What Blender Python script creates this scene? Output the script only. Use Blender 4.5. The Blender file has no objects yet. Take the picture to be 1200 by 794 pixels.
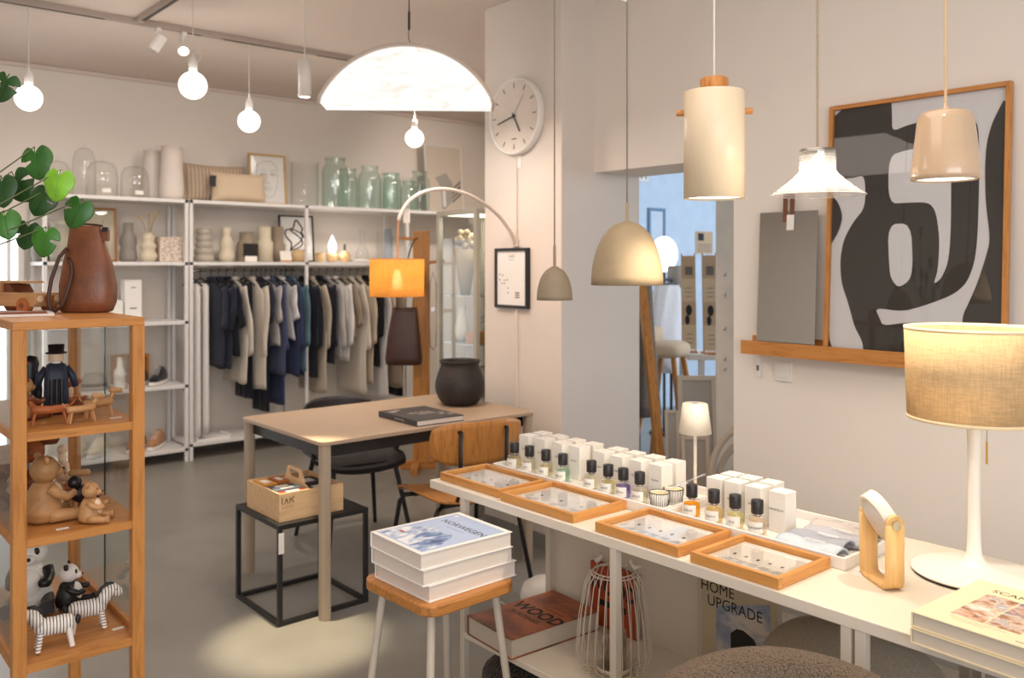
import bpy, math, random
from mathutils import Vector as V, Matrix as M
R = math.radians
PI = math.pi
sc = bpy.context.scene
C = sc.collection
rnd = random.Random(7)
I4 = M.Identity(4)


def S(r, g, b):
    f = lambda c: (c / 12.92 if c <= .04045 else ((c + .055) / 1.055) ** 2.4)
    return (f(r / 255), f(g / 255), f(b / 255), 1)


# ------------------------------------------------------------------ materials
def _new(name):
    m = bpy.data.materials.new(name)
    m.use_nodes = True
    nt = m.node_tree
    nt.nodes.clear()
    out = nt.nodes.new('ShaderNodeOutputMaterial')
    return m, nt, out


def _coord(nt, scale=(1, 1, 1), kind='Object'):
    tc = nt.nodes.new('ShaderNodeTexCoord')
    mp = nt.nodes.new('ShaderNodeMapping')
    mp.inputs['Scale'].default_value = scale
    nt.links.new(tc.outputs[kind], mp.inputs['Vector'])
    return mp.outputs['Vector']


def _noise(nt, vec, scale, detail=3, rough=.5, dist=0):
    n = nt.nodes.new('ShaderNodeTexNoise')
    n.inputs['Scale'].default_value = scale
    n.inputs['Detail'].default_value = detail
    n.inputs['Roughness'].default_value = rough
    n.inputs['Distortion'].default_value = dist
    nt.links.new(vec, n.inputs['Vector'])
    return n.outputs['Fac']


def _ramp(nt, fac, stops):
    r = nt.nodes.new('ShaderNodeValToRGB')
    e = r.color_ramp.elements
    while len(e) < len(stops):
        e.new(.5)
    for q, (p, c) in zip(e, stops):
        q.position = p
        q.color = c
    nt.links.new(fac, r.inputs['Fac'])
    return r.outputs['Color']


def _bump(nt, bsdf, h, strength, dist=.01):
    b = nt.nodes.new('ShaderNodeBump')
    b.inputs['Strength'].default_value = strength
    b.inputs['Distance'].default_value = dist
    nt.links.new(h, b.inputs['Height'])
    nt.links.new(b.outputs['Normal'], bsdf.inputs['Normal'])


def _pr(nt, out, rough, metal=0, spec=.5):
    p = nt.nodes.new('ShaderNodeBsdfPrincipled')
    p.inputs['Roughness'].default_value = rough
    p.inputs['Metallic'].default_value = metal
    p.inputs['Specular IOR Level'].default_value = spec
    nt.links.new(p.outputs[0], out.inputs['Surface'])
    return p


def mul(c, k):
    return (min(c[0] * k, 1), min(c[1] * k, 1), min(c[2] * k, 1), 1)


def paint(name, c, rough=.5, metal=0, var=.06, vscale=6, bump=0, bscale=60, spec=.5, coat=0):
    m, nt, out = _new(name)
    p = _pr(nt, out, rough, metal, spec)
    vec = _coord(nt)
    f = _noise(nt, vec, vscale)
    nt.links.new(_ramp(nt, f, [(.3, mul(c, 1 - var)), (.7, mul(c, 1 + var))]), p.inputs['Base Color'])
    if bump:
        _bump(nt, p, _noise(nt, vec, bscale, 2), bump)
    if coat:
        p.inputs['Coat Weight'].default_value = coat
    return m


def wood(name, c1, c2, axis=0, scale=9, rough=.42, spec=.4):
    m, nt, out = _new(name)
    p = _pr(nt, out, rough, 0, spec)
    s = [14, 14, 14]
    s[axis] = 1.2
    vec = _coord(nt, s)
    f = _noise(nt, vec, scale * .5, 5, .6, .6)
    nt.links.new(_ramp(nt, f, [(.28, c2), (.5, c1), (.75, mul(c1, 1.12))]), p.inputs['Base Color'])
    _bump(nt, p, f, .06, .004)
    return m


def fabric(name, c, rough=.9, var=.18, scale=160, bump=.35, warm=None):
    m, nt, out = _new(name)
    p = _pr(nt, out, rough, 0, .2)
    p.inputs['Sheen Weight'].default_value = .15
    vec = _coord(nt)
    f = _noise(nt, vec, scale, 3, .7)
    nt.links.new(_ramp(nt, f, [(.3, mul(c, 1 - var)), (.7, mul(c, 1 + var))]), p.inputs['Base Color'])
    _bump(nt, p, f, bump, .004)
    return m


def boucle(name, c, c2, scale=110):
    m, nt, out = _new(name)
    p = _pr(nt, out, .95, 0, .1)
    p.inputs['Sheen Weight'].default_value = .3
    vec = _coord(nt)
    v = nt.nodes.new('ShaderNodeTexVoronoi')
    v.inputs['Scale'].default_value = scale
    nt.links.new(vec, v.inputs['Vector'])
    nt.links.new(_ramp(nt, v.outputs['Distance'], [(.1, c), (.75, c2)]), p.inputs['Base Color'])
    inv = nt.nodes.new('ShaderNodeMath')
    inv.operation = 'SUBTRACT'
    inv.inputs[0].default_value = 1
    nt.links.new(v.outputs['Distance'], inv.inputs[1])
    _bump(nt, p, inv.outputs[0], 1, .012)
    return m


def thin_glass(name, tint=(1, 1, 1, 1), refl=1.0, rough=.02, base=.0):
    m, nt, out = _new(name)
    t = nt.nodes.new('ShaderNodeBsdfTransparent')
    t.inputs[0].default_value = tint
    g = nt.nodes.new('ShaderNodeBsdfGlossy')
    g.inputs['Roughness'].default_value = rough
    lw = nt.nodes.new('ShaderNodeLayerWeight')
    lw.inputs['Blend'].default_value = .5
    pw = nt.nodes.new('ShaderNodeMath')
    pw.operation = 'POWER'
    pw.inputs[1].default_value = 4
    nt.links.new(lw.outputs['Facing'], pw.inputs[0])
    mu = nt.nodes.new('ShaderNodeMath')
    mu.operation = 'MULTIPLY_ADD'
    mu.inputs[1].default_value = min(.8 * refl, .95)
    mu.inputs[2].default_value = .035 * refl + base
    nt.links.new(pw.outputs[0], mu.inputs[0])
    mx = nt.nodes.new('ShaderNodeMixShader')
    nt.links.new(mu.outputs[0], mx.inputs[0])
    nt.links.new(t.outputs[0], mx.inputs[1])
    nt.links.new(g.outputs[0], mx.inputs[2])
    nt.links.new(mx.outputs[0], out.inputs['Surface'])
    return m


def liquid(name, c):
    m, nt, out = _new(name)
    t = nt.nodes.new('ShaderNodeBsdfTransparent')
    t.inputs[0].default_value = tuple(q ** .28 for q in c[:3]) + (1,)
    d = nt.nodes.new('ShaderNodeBsdfTranslucent')
    d.inputs[0].default_value = c
    mx = nt.nodes.new('ShaderNodeMixShader')
    mx.inputs[0].default_value = .28
    nt.links.new(t.outputs[0], mx.inputs[1])
    nt.links.new(d.outputs[0], mx.inputs[2])
    nt.links.new(mx.outputs[0], out.inputs['Surface'])
    return m


def emit(name, c, strength):
    m, nt, out = _new(name)
    e = nt.nodes.new('ShaderNodeEmission')
    e.inputs[0].default_value = c
    e.inputs[1].default_value = strength
    nt.links.new(e.outputs[0], out.inputs['Surface'])
    return m


def shade_fabric(name, c, trans=.5, weave=420, var=.22, clear=0):
    m, nt, out = _new(name)
    vec = _coord(nt)
    w1 = _noise(nt, _coord(nt, (1, 1, .08)), weave, 2, .6)
    w2 = _noise(nt, _coord(nt, (.12, .12, 1)), weave, 2, .6)
    ad = nt.nodes.new('ShaderNodeMath')
    ad.operation = 'ADD'
    nt.links.new(w1, ad.inputs[0])
    nt.links.new(w2, ad.inputs[1])
    hf = nt.nodes.new('ShaderNodeMath')
    hf.operation = 'MULTIPLY'
    hf.inputs[1].default_value = .5
    nt.links.new(ad.outputs[0], hf.inputs[0])
    col = _ramp(nt, hf.outputs[0], [(.38, mul(c, 1 - var)), (.62, mul(c, 1 + var))])
    d = nt.nodes.new('ShaderNodeBsdfDiffuse')
    t = nt.nodes.new('ShaderNodeBsdfTranslucent')
    nt.links.new(col, d.inputs[0])
    nt.links.new(col, t.inputs[0])
    mx = nt.nodes.new('ShaderNodeMixShader')
    mx.inputs[0].default_value = trans
    nt.links.new(d.outputs[0], mx.inputs[1])
    nt.links.new(t.outputs[0], mx.inputs[2])
    last = mx
    if clear:
        tp = nt.nodes.new('ShaderNodeBsdfTransparent')
        last = nt.nodes.new('ShaderNodeMixShader')
        last.inputs[0].default_value = clear
        nt.links.new(mx.outputs[0], last.inputs[1])
        nt.links.new(tp.outputs[0], last.inputs[2])
    nt.links.new(last.outputs[0], out.inputs['Surface'])
    return m


def stripes(name, c1, c2, freq, axis=0, duty=.5, dist=.0, rough=.45):
    m, nt, out = _new(name)
    p = _pr(nt, out, rough)
    w = nt.nodes.new('ShaderNodeTexWave')
    w.bands_direction = 'XYZ'[axis]
    w.inputs['Scale'].default_value = freq
    w.inputs['Distortion'].default_value = dist
    w.inputs['Detail Scale'].default_value = 1.5
    nt.links.new(_coord(nt), w.inputs['Vector'])
    nt.links.new(_ramp(nt, w.outputs['Fac'], [(duty - .04, c1), (duty + .04, c2)]), p.inputs['Base Color'])
    return m


def scene_print(name, stops, scale, stretch=(1, 1, 1), detail=6, rough=.35):
    m, nt, out = _new(name)
    p = _pr(nt, out, rough)
    nt.links.new(_ramp(nt, _noise(nt, _coord(nt, stretch), scale, detail, .6, .4), stops), p.inputs['Base Color'])
    return m


# ------------------------------------------------------------------ mesh builder
def fr(X, Y, o):
    X = V(X).normalized()
    Y = V(Y).normalized()
    Z = X.cross(Y)
    m = M((X, Y, Z)).transposed().to_4x4()
    m.translation = V(o)
    return m


def ROT(ax, deg):
    return M.Rotation(R(deg), 4, ax)


def TR(x, y, z):
    return M.Translation((x, y, z))


_txt = {}


def text_geo(s, size, align, bold=0):
    k = (s, size, align, bold)
    if k not in _txt:
        cu = bpy.data.curves.new('t', 'FONT')
        cu.body = s
        cu.size = size
        cu.align_x = align
        cu.align_y = 'CENTER'
        cu.resolution_u = 3
        cu.offset = bold
        o = bpy.data.objects.new('t', cu)
        me = bpy.data.meshes.new_from_object(o)
        _txt[k] = ([tuple(v.co) for v in me.vertices], [tuple(p.vertices) for p in me.polygons])
        bpy.data.objects.remove(o)
        bpy.data.curves.remove(cu)
        bpy.data.meshes.remove(me)
    return _txt[k]


class MB:
    def __init__(s, mat=None):
        s.v, s.f, s.mi, s.sm, s.mats, s.cur, s.T = [], [], [], [], [], 0, I4
        if mat:
            s.use(mat)

    def use(s, mat):
        if mat not in s.mats:
            s.mats.append(mat)
        s.cur = s.mats.index(mat)
        return s

    def add(s, vs, fs, smooth=False, T=None):
        b = len(s.v)
        m = s.T @ T if T else s.T
        if m is I4 or m == I4:
            s.v += [tuple(v) for v in vs]
        else:
            s.v += [tuple(m @ V(v)) for v in vs]
        for f in fs:
            s.f.append(tuple(b + i for i in f))
            s.mi.append(s.cur)
            s.sm.append(smooth)
        return s

    def box(s, x0, y0, z0, x1, y1, z1, T=None):
        vs = [(x, y, z) for z in (z0, z1) for y in (y0, y1) for x in (x0, x1)]
        return s.add(vs, [(0, 2, 3, 1), (4, 5, 7, 6), (0, 1, 5, 4), (2, 6, 7, 3), (0, 4, 6, 2), (1, 3, 7, 5)], False, T)

    def cyl(s, p0, p1, r0, r1=None, n=14, caps=True, smooth=True):
        r1 = r0 if r1 is None else r1
        p0, p1 = V(p0), V(p1)
        d = (p1 - p0).normalized()
        a = d.orthogonal().normalized()
        b = d.cross(a)
        vs = []
        for p, r in ((p0, r0), (p1, r1)):
            for i in range(n):
                t = 2 * PI * i / n
                vs.append(p + a * (r * math.cos(t)) + b * (r * math.sin(t)))
        s.add(vs, [(i, (i + 1) % n, n + (i + 1) % n, n + i) for i in range(n)], smooth)
        if caps:
            s.add(vs, [tuple(range(n - 1, -1, -1)), tuple(range(n, 2 * n))])
        return s

    def bar(s, p0, p1, w, h=None, up=(0, 0, 1)):
        h = h or w
        p0, p1 = V(p0), V(p1)
        d = (p1 - p0).normalized()
        u = V(up)
        if abs(d.dot(u)) > .95:
            u = V((1, 0, 0))
        a = d.cross(u).normalized()
        b = a.cross(d)
        vs = [p + a * (i * w / 2) + b * (j * h / 2) for p in (p0, p1) for i, j in ((-1, -1), (1, -1), (1, 1), (-1, 1))]
        return s.add(vs, [(3, 2, 1, 0), (4, 5, 6, 7), (0, 1, 5, 4), (1, 2, 6, 5), (2, 3, 7, 6), (3, 0, 4, 7)])

    def lathe(s, prof, c=(0, 0, 0), n=32, T=None, smooth=True):
        vs, fs, k = [], [], len(prof)
        for r, z in prof:
            for i in range(n):
                t = 2 * PI * i / n
                vs.append((c[0] + r * math.cos(t), c[1] + r * math.sin(t), c[2] + z))
        for j in range(k - 1):
            for i in range(n):
                a, b = j * n + i, j * n + (i + 1) % n
                fs.append((a, b, b + n, a + n))
        s.add(vs, fs, smooth, T)
        for j, fl in ((0, True), (k - 1, False)):
            if prof[j][0] > 1e-5:
                continue
        return s

    def rings(s, rings, smooth=True, cap0=True, cap1=True, T=None):
        n = len(rings[0])
        vs = [p for r in rings for p in r]
        fs = []
        for j in range(len(rings) - 1):
            for i in range(n):
                a, b = j * n + i, j * n + (i + 1) % n
                fs.append((a, b, b + n, a + n))
        if cap0:
            fs.append(tuple(range(n - 1, -1, -1)))
        if cap1:
            k = (len(rings) - 1) * n
            fs.append(tuple(range(k, k + n)))
        return s.add(vs, fs, smooth, T)

    def loft(s, secs, n=28, e=2.6, T=None, fold=0, seed=0):
        """secs: (z, cx, cy, rx, ry)"""
        rs = []
        q = 2 / e
        for j, (z, cx, cy, rx, ry) in enumerate(secs):
            ring = []
            for i in range(n):
                t = 2 * PI * i / n
                ct, st = math.cos(t), math.sin(t)
                k = 1 + fold * (j / max(1, len(secs) - 1)) * math.sin(t * 7 + seed)
                ring.append((cx + k * rx * math.copysign(abs(ct) ** q, ct), cy + k * ry * math.copysign(abs(st) ** q, st), z))
            rs.append(ring)
        return s.rings(rs, T=T)

    def tube(s, pts, r, n=8, closed=False, smooth=True):
        pts = [V(p) for p in pts]
        k = len(pts)
        rr = r if isinstance(r, (list, tuple)) else [r] * k
        a = None
        rs = []
        for i, p in enumerate(pts):
            if closed:
                d = pts[(i + 1) % k] - pts[i - 1]
            else:
                d = pts[min(i + 1, k - 1)] - pts[max(i - 1, 0)]
            d.normalize()
            a = d.orthogonal().normalized() if a is None else (a - d * a.dot(d)).normalized()
            b = d.cross(a)
            rs.append([p + a * (rr[i] * math.cos(2 * PI * j / n)) + b * (rr[i] * math.sin(2 * PI * j / n)) for j in range(n)])
        if closed:
            rs.append(rs[0])
        return s.rings(rs, smooth, not closed, not closed)

    def ribbon(s, pts, w, h, up):
        """flat strap of width w along 'up'-perpendicular"""
        pts = [V(p) for p in pts]
        k = len(pts)
        rs = []
        u = V(up).normalized()
        for i, p in enumerate(pts):
            d = (pts[min(i + 1, k - 1)] - pts[max(i - 1, 0)]).normalized()
            nn = d.cross(u).normalized()
            rs.append([p + u * (w / 2) + nn * (h / 2), p + u * (w / 2) - nn * (h / 2), p - u * (w / 2) - nn * (h / 2), p - u * (w / 2) + nn * (h / 2)])
        return s.rings(rs, False)

    def prism(s, poly, z0, z1, T=None, smooth=False):
        n = len(poly)
        vs = [(x, y, z0) for x, y in poly] + [(x, y, z1) for x, y in poly]
        return s.add(vs, [tuple(range(n - 1, -1, -1)), tuple(range(n, 2 * n))] + [(i, (i + 1) % n, n + (i + 1) % n, n + i) for i in range(n)], smooth, T)

    def ngon(s, pts, T=None):
        return s.add(pts, [tuple(range(len(pts)))], False, T)

    def ell(s, c, r, n=20, T=None, e=2.0, e2=None):
        if not isinstance(r, (tuple, list)):
            r = (r, r, r)
        e2 = e2 or e
        p = lambda x, k: math.copysign(abs(x) ** (2 / k), x)
        m = max(8, n // 2)
        rs = []
        for j in range(1, m):
            ph = -PI / 2 + PI * j / m
            cp, sp = math.cos(ph), math.sin(ph)
            rs.append([(c[0] + r[0] * p(cp, e2) * p(math.cos(2 * PI * i / n), e), c[1] + r[1] * p(cp, e2) * p(math.sin(2 * PI * i / n), e), c[2] + r[2] * p(sp, e2)) for i in range(n)])
        vs = [(c[0], c[1], c[2] - r[2])] + [q for w in rs for q in w] + [(c[0], c[1], c[2] + r[2])]
        fs = [(0, 1 + (i + 1) % n, 1 + i) for i in range(n)]
        for j in range(m - 2):
            for i in range(n):
                a, b = 1 + j * n + i, 1 + j * n + (i + 1) % n
                fs.append((a, b, b + n, a + n))
        k = 1 + (m - 2) * n
        fs += [(k + i, k + (i + 1) % n, k + n) for i in range(n)]
        return s.add(vs, fs, True, T)

    def grid(s, fn, nu, nv, skip=None, smooth=True, T=None):
        vs = [fn(i / nu, j / nv) for j in range(nv + 1) for i in range(nu + 1)]
        fs = []
        for j in range(nv):
            for i in range(nu):
                if skip and skip((i + .5) / nu, (j + .5) / nv):
                    continue
                a = j * (nu + 1) + i
                fs.append((a, a + 1, a + nu + 2, a + nu + 1))
        return s.add(vs, fs, smooth, T)

    def text(s, t, size, T, align='CENTER', sx=1.0, bold=0):
        vs, fs = text_geo(t, size, align, bold * size)
        return s.add([(x * sx, y, z) for x, y, z in vs], fs, False, T)

    def build(s, name, parent=None, loc=(0, 0, 0), rz=0, bev=0, sub=0, solid=0, rot=None, seg=2):
        me = bpy.data.meshes.new(name)
        me.from_pydata(s.v, [], s.f)
        for m in s.mats:
            me.materials.append(m)
        me.polygons.foreach_set('material_index', s.mi)
        me.polygons.foreach_set('use_smooth', s.sm)
        me.update()
        o = bpy.data.objects.new(name, me)
        C.objects.link(o)
        o.location = loc
        o.rotation_euler = rot if rot else (0, 0, R(rz))
        if parent:
            o.parent = parent
        if solid:
            md = o.modifiers.new('s', 'SOLIDIFY')
            md.thickness = solid
            md.offset = 0
        if sub:
            md = o.modifiers.new('u', 'SUBSURF')
            md.levels = md.render_levels = sub
        if bev:
            md = o.modifiers.new('b', 'BEVEL')
            md.width = bev
            md.segments = seg
            md.limit_method = 'ANGLE'
            md.angle_limit = R(40)
        return o


def tag(o, label, cat, group=None, kind=None):
    o['label'] = label
    o['category'] = cat
    if group:
        o['group'] = group
    if kind:
        o['kind'] = kind
    return o


def thing(name, label, cat, loc=(0, 0, 0), rz=0, group=None):
    o = bpy.data.objects.new(name, None)
    C.objects.link(o)
    o.empty_display_size = .05
    o.location = loc
    o.rotation_euler = (0, 0, R(rz))
    return tag(o, label, cat, group)


def struct(o):
    o['kind'] = 'structure'
    return o


def dup(root, loc, rz=None, label=None, group=None):
    r = root.copy()
    C.objects.link(r)
    r.location = loc
    if rz is not None:
        r.rotation_euler = (0, 0, R(rz))
    if label:
        r['label'] = label
    if group:
        r['group'] = group
    for ch in list(root.children):
        c = ch.copy()
        C.objects.link(c)
        c.parent = r
        for g in ch.children:
            d = g.copy()
            C.objects.link(d)
            d.parent = c
    return r


def bez(p0, p1, p2, p3, n=12):
    p0, p1, p2, p3 = V(p0), V(p1), V(p2), V(p3)
    out = []
    for i in range(n + 1):
        t = i / n
        u = 1 - t
        out.append(p0 * u ** 3 + p1 * (3 * u * u * t) + p2 * (3 * u * t * t) + p3 * t ** 3)
    return out


def rrect(w, h, r, n=5):
    out = []
    for cx, cy, a0 in ((w / 2 - r, h / 2 - r, 0), (-w / 2 + r, h / 2 - r, 90), (-w / 2 + r, -h / 2 + r, 180), (w / 2 - r, -h / 2 + r, 270)):
        for i in range(n + 1):
            a = R(a0 + 90 * i / n)
            out.append((cx + r * math.cos(a), cy + r * math.sin(a)))
    return out


def light(kind, name, loc, energy, col, **k):
    l = bpy.data.lights.new(name, kind)
    l.energy = energy
    l.color = col
    aim = k.pop('aim', None)
    for a, b in k.items():
        setattr(l, a, b)
    o = bpy.data.objects.new(name, l)
    C.objects.link(o)
    o.location = loc
    if aim:
        o.rotation_euler = (V(aim) - V(loc)).to_track_quat('-Z', 'Y').to_euler()
    return o


# ------------------------------------------------------------------ palette
WHITE = S(255, 255, 255)
m_wall = paint('wall_paint', S(236, 228, 218), .7, var=.015, vscale=2, bump=.03, bscale=120)
m_ceil = paint('ceiling_paint', S(226, 212, 202), .8, var=.01)
m_pier = paint('pillar_paint', S(224, 214, 204), .7, var=.02, vscale=3, bump=.03, bscale=90)
m_base = paint('baseboard_grey', S(140, 136, 130), .5)
m_white = paint('white_lacquer', S(236, 232, 226), .35, var=.015)
m_tablew = paint('cream_white_laminate', S(228, 218, 202), .35, var=.012)
m_tablel = paint('cream_steel_leg', S(214, 204, 188), .4, var=.015)
m_gold = paint('brass_gold', S(212, 164, 84), .3, .8)
m_shelf = paint('white_steel', S(230, 228, 226), .4, var=.015)
m_paper = paint('white_paper', S(240, 238, 234), .7, var=.02)
m_black = paint('black_metal', S(30, 29, 29), .45, var=.1)
m_blackp = paint('black_plastic', S(36, 34, 35), .42, var=.08)
m_oak = wood('oak', S(196, 134, 72), S(160, 102, 48), 0)
m_oaky = wood('oak_lengthwise', S(196, 134, 72), S(160, 102, 48), 1)
m_oakz = wood('oak_upright', S(198, 136, 72), S(162, 104, 50), 2)
m_frame = wood('tray_oak', S(204, 146, 80), S(176, 116, 56), 0)
m_framey = wood('tray_oak_lengthwise', S(204, 146, 80), S(176, 116, 56), 1)
m_birch = wood('birch_ply', S(226, 188, 142), S(208, 166, 120), 0)
m_beech = wood('bent_beech', S(232, 188, 122), S(214, 166, 100), 2)
m_ply = wood('oak_ply', S(198, 136, 70), S(160, 102, 46), 2, 7)
m_toy = wood('toy_oak', S(190, 144, 96), S(166, 120, 76), 0, 6)
m_toypale = wood('toy_maple', S(232, 202, 170), S(216, 184, 150), 0, 6)
m_toydark = wood('toy_walnut', S(126, 72, 44), S(96, 52, 32), 0, 6)
m_toyred = wood('toy_teak', S(176, 100, 54), S(144, 78, 40), 0, 6)
m_toyblack = paint('toy_black', S(28, 28, 30), .4)
m_toywhite = paint('toy_white', S(238, 232, 224), .45)
m_table = paint('beige_linoleum', S(180, 156, 132), .45, var=.02)
m_tablemetal = paint('beige_steel', S(178, 160, 138), .45)
m_glass = thin_glass('clear_glass', (.992, .995, .994, 1), .8)
m_pane = thin_glass('window_glass', (.95, .97, .965, 1), .8)
m_green = thin_glass('green_glass', (.95, .99, .98, 1), 1.5, .03, .01)
m_chrome = paint('chrome', S(210, 210, 210), .12, 1, var=.02)
m_brass = paint('brushed_steel', S(190, 186, 178), .3, 1)
m_leather = paint('tan_leather', S(122, 74, 48), .36, var=.28, vscale=14, bump=.1, bscale=140)
m_leatherd = paint('dark_leather', S(72, 44, 34), .45, var=.15, vscale=12, bump=.1, bscale=140)
m_cord = paint('grey_cord', S(120, 116, 108), .7)
m_cordw = paint('white_cord', S(226, 222, 214), .6)
m_ink = paint('black_print', S(24, 22, 22), .6)
m_inkg = paint('grey_print', S(110, 106, 102), .6)
m_tagp = paint('paper_tag', S(240, 236, 228), .7)
m_bulb = emit('lit_opal_bulb', (1, .92, .82, 1), 3.2)
m_lampdisc = emit('lit_lamp_diffuser', (1, .94, .86, 1), 3)
# ------------------------------------------------------------------ camera
YAW = math.degrees(math.atan(880 / 1030))
cd = bpy.data.cameras.new('camera')
cam = bpy.data.objects.new('camera', cd)
C.objects.link(cam)
cam.location = (0, 0, 1.49)
cam.rotation_euler = (R(90), 0, -R(YAW))
cd.sensor_width = 36
cd.lens = 36 * 1030 / 1200
cd.shift_y = -(397 - 309) / 1200
cd.clip_start = .05
cd.dof.use_dof = True
cd.dof.focus_distance = 2.35
cd.dof.aperture_fstop = 3.8
sc.camera = cam

# ------------------------------------------------------------------ room
CZ = 2.93
YB = 7.08      # back wall
XR = 3.35      # right wall
m, nt, out = _new('polished_concrete')
p = _pr(nt, out, .34, 0, .45)
vec = _coord(nt)
f = _noise(nt, vec, 1.3, 6, .6, .3)
nt.links.new(_ramp(nt, f, [(.3, S(132, 128, 120)), (.7, S(152, 148, 140))]), p.inputs['Base Color'])
_bump(nt, p, _noise(nt, vec, 40, 3), .02)
m_floor = m
struct(MB(m_floor).box(-3, -3.2, -.1, 9.6, YB + .1, 0).build('floor'))
struct(MB(m_ceil).box(-3, -3.2, CZ, 9.6, YB + .1, CZ + .1).build('ceiling'))
struct(MB(m_wall).box(-3.1, YB, 0, 5.95, YB + .1, CZ).build('wall_back'))
struct(MB(m_wall).box(-3.1, -3.2, 0, -3, YB, CZ).build('wall_left'))
w = MB(m_wall).box(XR, -3.2, 0, XR + .36, 2.375, CZ)
struct(w.build('wall_right'))
struct(MB(m_wall).box(XR, 2.375, 1.972, XR + .36, 3.25, CZ).build('wall_right_lintel'))
struct(MB(m_pier).box(3.11, 3.25, 0, XR + .36, 3.88, CZ).build('wall_right_pillar', bev=.006))
struct(MB(m_wall).box(3.62, 3.88, 0, 3.71, 4.38, CZ).build('wall_right_return'))
struct(MB(m_wall).box(3.71, 4.30, 0, 4.79, 4.38, CZ).build('wall_partition'))
struct(MB(m_wall).prism([(4.75, 4.30), (4.84, 4.28), (5.86, 7.10), (5.77, 7.10)], 0, CZ).build('wall_right_rear'))
m_blue = paint('pale_blue_wall', S(196, 214, 232), .7, var=.04, vscale=8, bump=.05)
struct(MB(m_blue).box(5.55, 5.9, 0, 9.6, 6.0, CZ).build('wall_side_room'))
struct(MB(m_blue).box(9.5, -3.2, 0, 9.6, 5.9, CZ).build('wall_side_room_far'))
b = MB(m_base)
b.box(3.096, 3.236, 0, 3.11, 3.88, .08)
b.box(3.096, 3.236, 0, 3.71, 3.25, .08)
struct(b.build('baseboard_right'))
struct(MB(m_base).box(XR - .014, -3.2, 0, XR, 2.375, .08).build('baseboard_right_near'))
struct(MB(m_base).box(-3, YB - .012, 0, 5.74, YB, .07).build('baseboard_back'))
struct(MB(m_ceil).box(-3, YB - .035, CZ - .03, 5.74, YB, CZ).build('trim_1', bev=.008))
# surface conduit down the pillar face
t = MB(m_pier)
t.box(3.098, 3.585, .08, 3.11, 3.607, 1.25)
t.box(3.098, 3.59, 1.58, 3.11, 3.60, 2.08)
struct(t.build('trim_2', bev=.002))
# tall lit window in the far left corner of the back wall
m_daylight = emit('daylight_pane', (.95, .98, 1, 1), 3.2)
g = MB(m_white)
for x0, x1 in ((.52, .58), (1.316, 1.343), (1.386, 1.425)):
    g.box(x0, YB - .06, .1, x1, YB - .005, 1.74)
g.box(.52, YB - .06, 1.74, 1.425, YB - .005, 1.79)
g.box(.52, YB - .06, .04, 1.425, YB - .005, .12)
wn = struct(g.build('window_1', bev=.003))
MB(m_daylight).box(.58, YB - .03, .12, 1.316, YB - .022, 1.74).build('pane', wn)
MB(m_daylight).box(1.343, YB - .03, .12, 1.386, YB - .022, 1.74).build('pane', wn)

# ------------------------------------------------------------------ world and lights
wd = bpy.data.worlds.new('world')
sc.world = wd
wd.use_nodes = True
bg = wd.node_tree.nodes['Background']
bg.inputs[0].default_value = (.93, .95, 1, 1)
bg.inputs[1].default_value = .5
WARM = (1, .77, .55)
SOFT = (1, .87, .77)
light('AREA', 'shop_window_daylight', (-1.2, -2.9, 1.7), 120, (.93, .95, 1), shape='RECTANGLE', size=4.2, size_y=2.2, aim=(2.2, 3.0, 1.2))
light('AREA', 'side_room_daylight', (8.2, 1.6, 2.6), 190, (.80, .89, 1), shape='RECTANGLE', size=2, size_y=2, aim=(6.5, 5.5, 1.3))
for sx_ in (1.5, 2.6, 3.7, 4.6):
    light('SPOT', 'shelf_fill_spot', (sx_, 5.30, 2.78), 34, SOFT, spot_size=R(95), spot_blend=1, shadow_soft_size=.12, aim=(sx_, 6.8, .9))  # added wash for the shelves, no track head stands here
light('AREA', 'ceiling_fill_front', (.9, 1.4, 2.88), 24, SOFT, shape='RECTANGLE', size=1.6, size_y=2.6, aim=(1.0, 1.4, 0))  # unseen area fill under the ceiling, not a fixture
light('SPOT', 'table_spot', (1.68, 3.32, 2.86), 520, (1, .85, .58), spot_size=R(16), spot_blend=.75, shadow_soft_size=.03, aim=(1.62, 3.20, 0))
light('SPOT', 'poster_fill_spot', (4.55, 5.30, 2.78), 38, SOFT, spot_size=R(70), spot_blend=1, shadow_soft_size=.1, aim=(4.95, 6.95, 2.15))  # extra fill added to brighten the poster corner, no fixture
light('AREA', 'ceiling_fill_left', (-.9, 4.4, 2.88), 22, SOFT, shape='RECTANGLE', size=1.6, size_y=2.0, aim=(-.9, 4.4, 0))  # invisible fill added to lift the left side of the shop
light('SPOT', 'pillar_spot', (1.7, 3.2, 2.75), 30, (1, .56, .29), spot_size=R(60), spot_blend=1, shadow_soft_size=.06, aim=(3.1, 3.6, 1.3))
light('SPOT', 'goods_fill_spot', (1.1, .6, 2.8), 26, (1, .86, .66), spot_size=R(70), spot_blend=1, shadow_soft_size=.05, aim=(2.0, 1.3, .75))  # unseen fill spot added over the goods table
sc.view_settings.view_transform = 'Standard'
sc.view_settings.look = 'None'
sc.view_settings.gamma = 1
sc.view_settings.use_curve_mapping = False
sc.view_settings.exposure = .1
sc.cycles.use_denoising = True
sc.cycles.max_bounces = 10
sc.cycles.transparent_max_bounces = 24
sc.cycles.sample_clamp_indirect = 4
sc.cycles.caustics_reflective = False
sc.cycles.caustics_refractive = False


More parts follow.
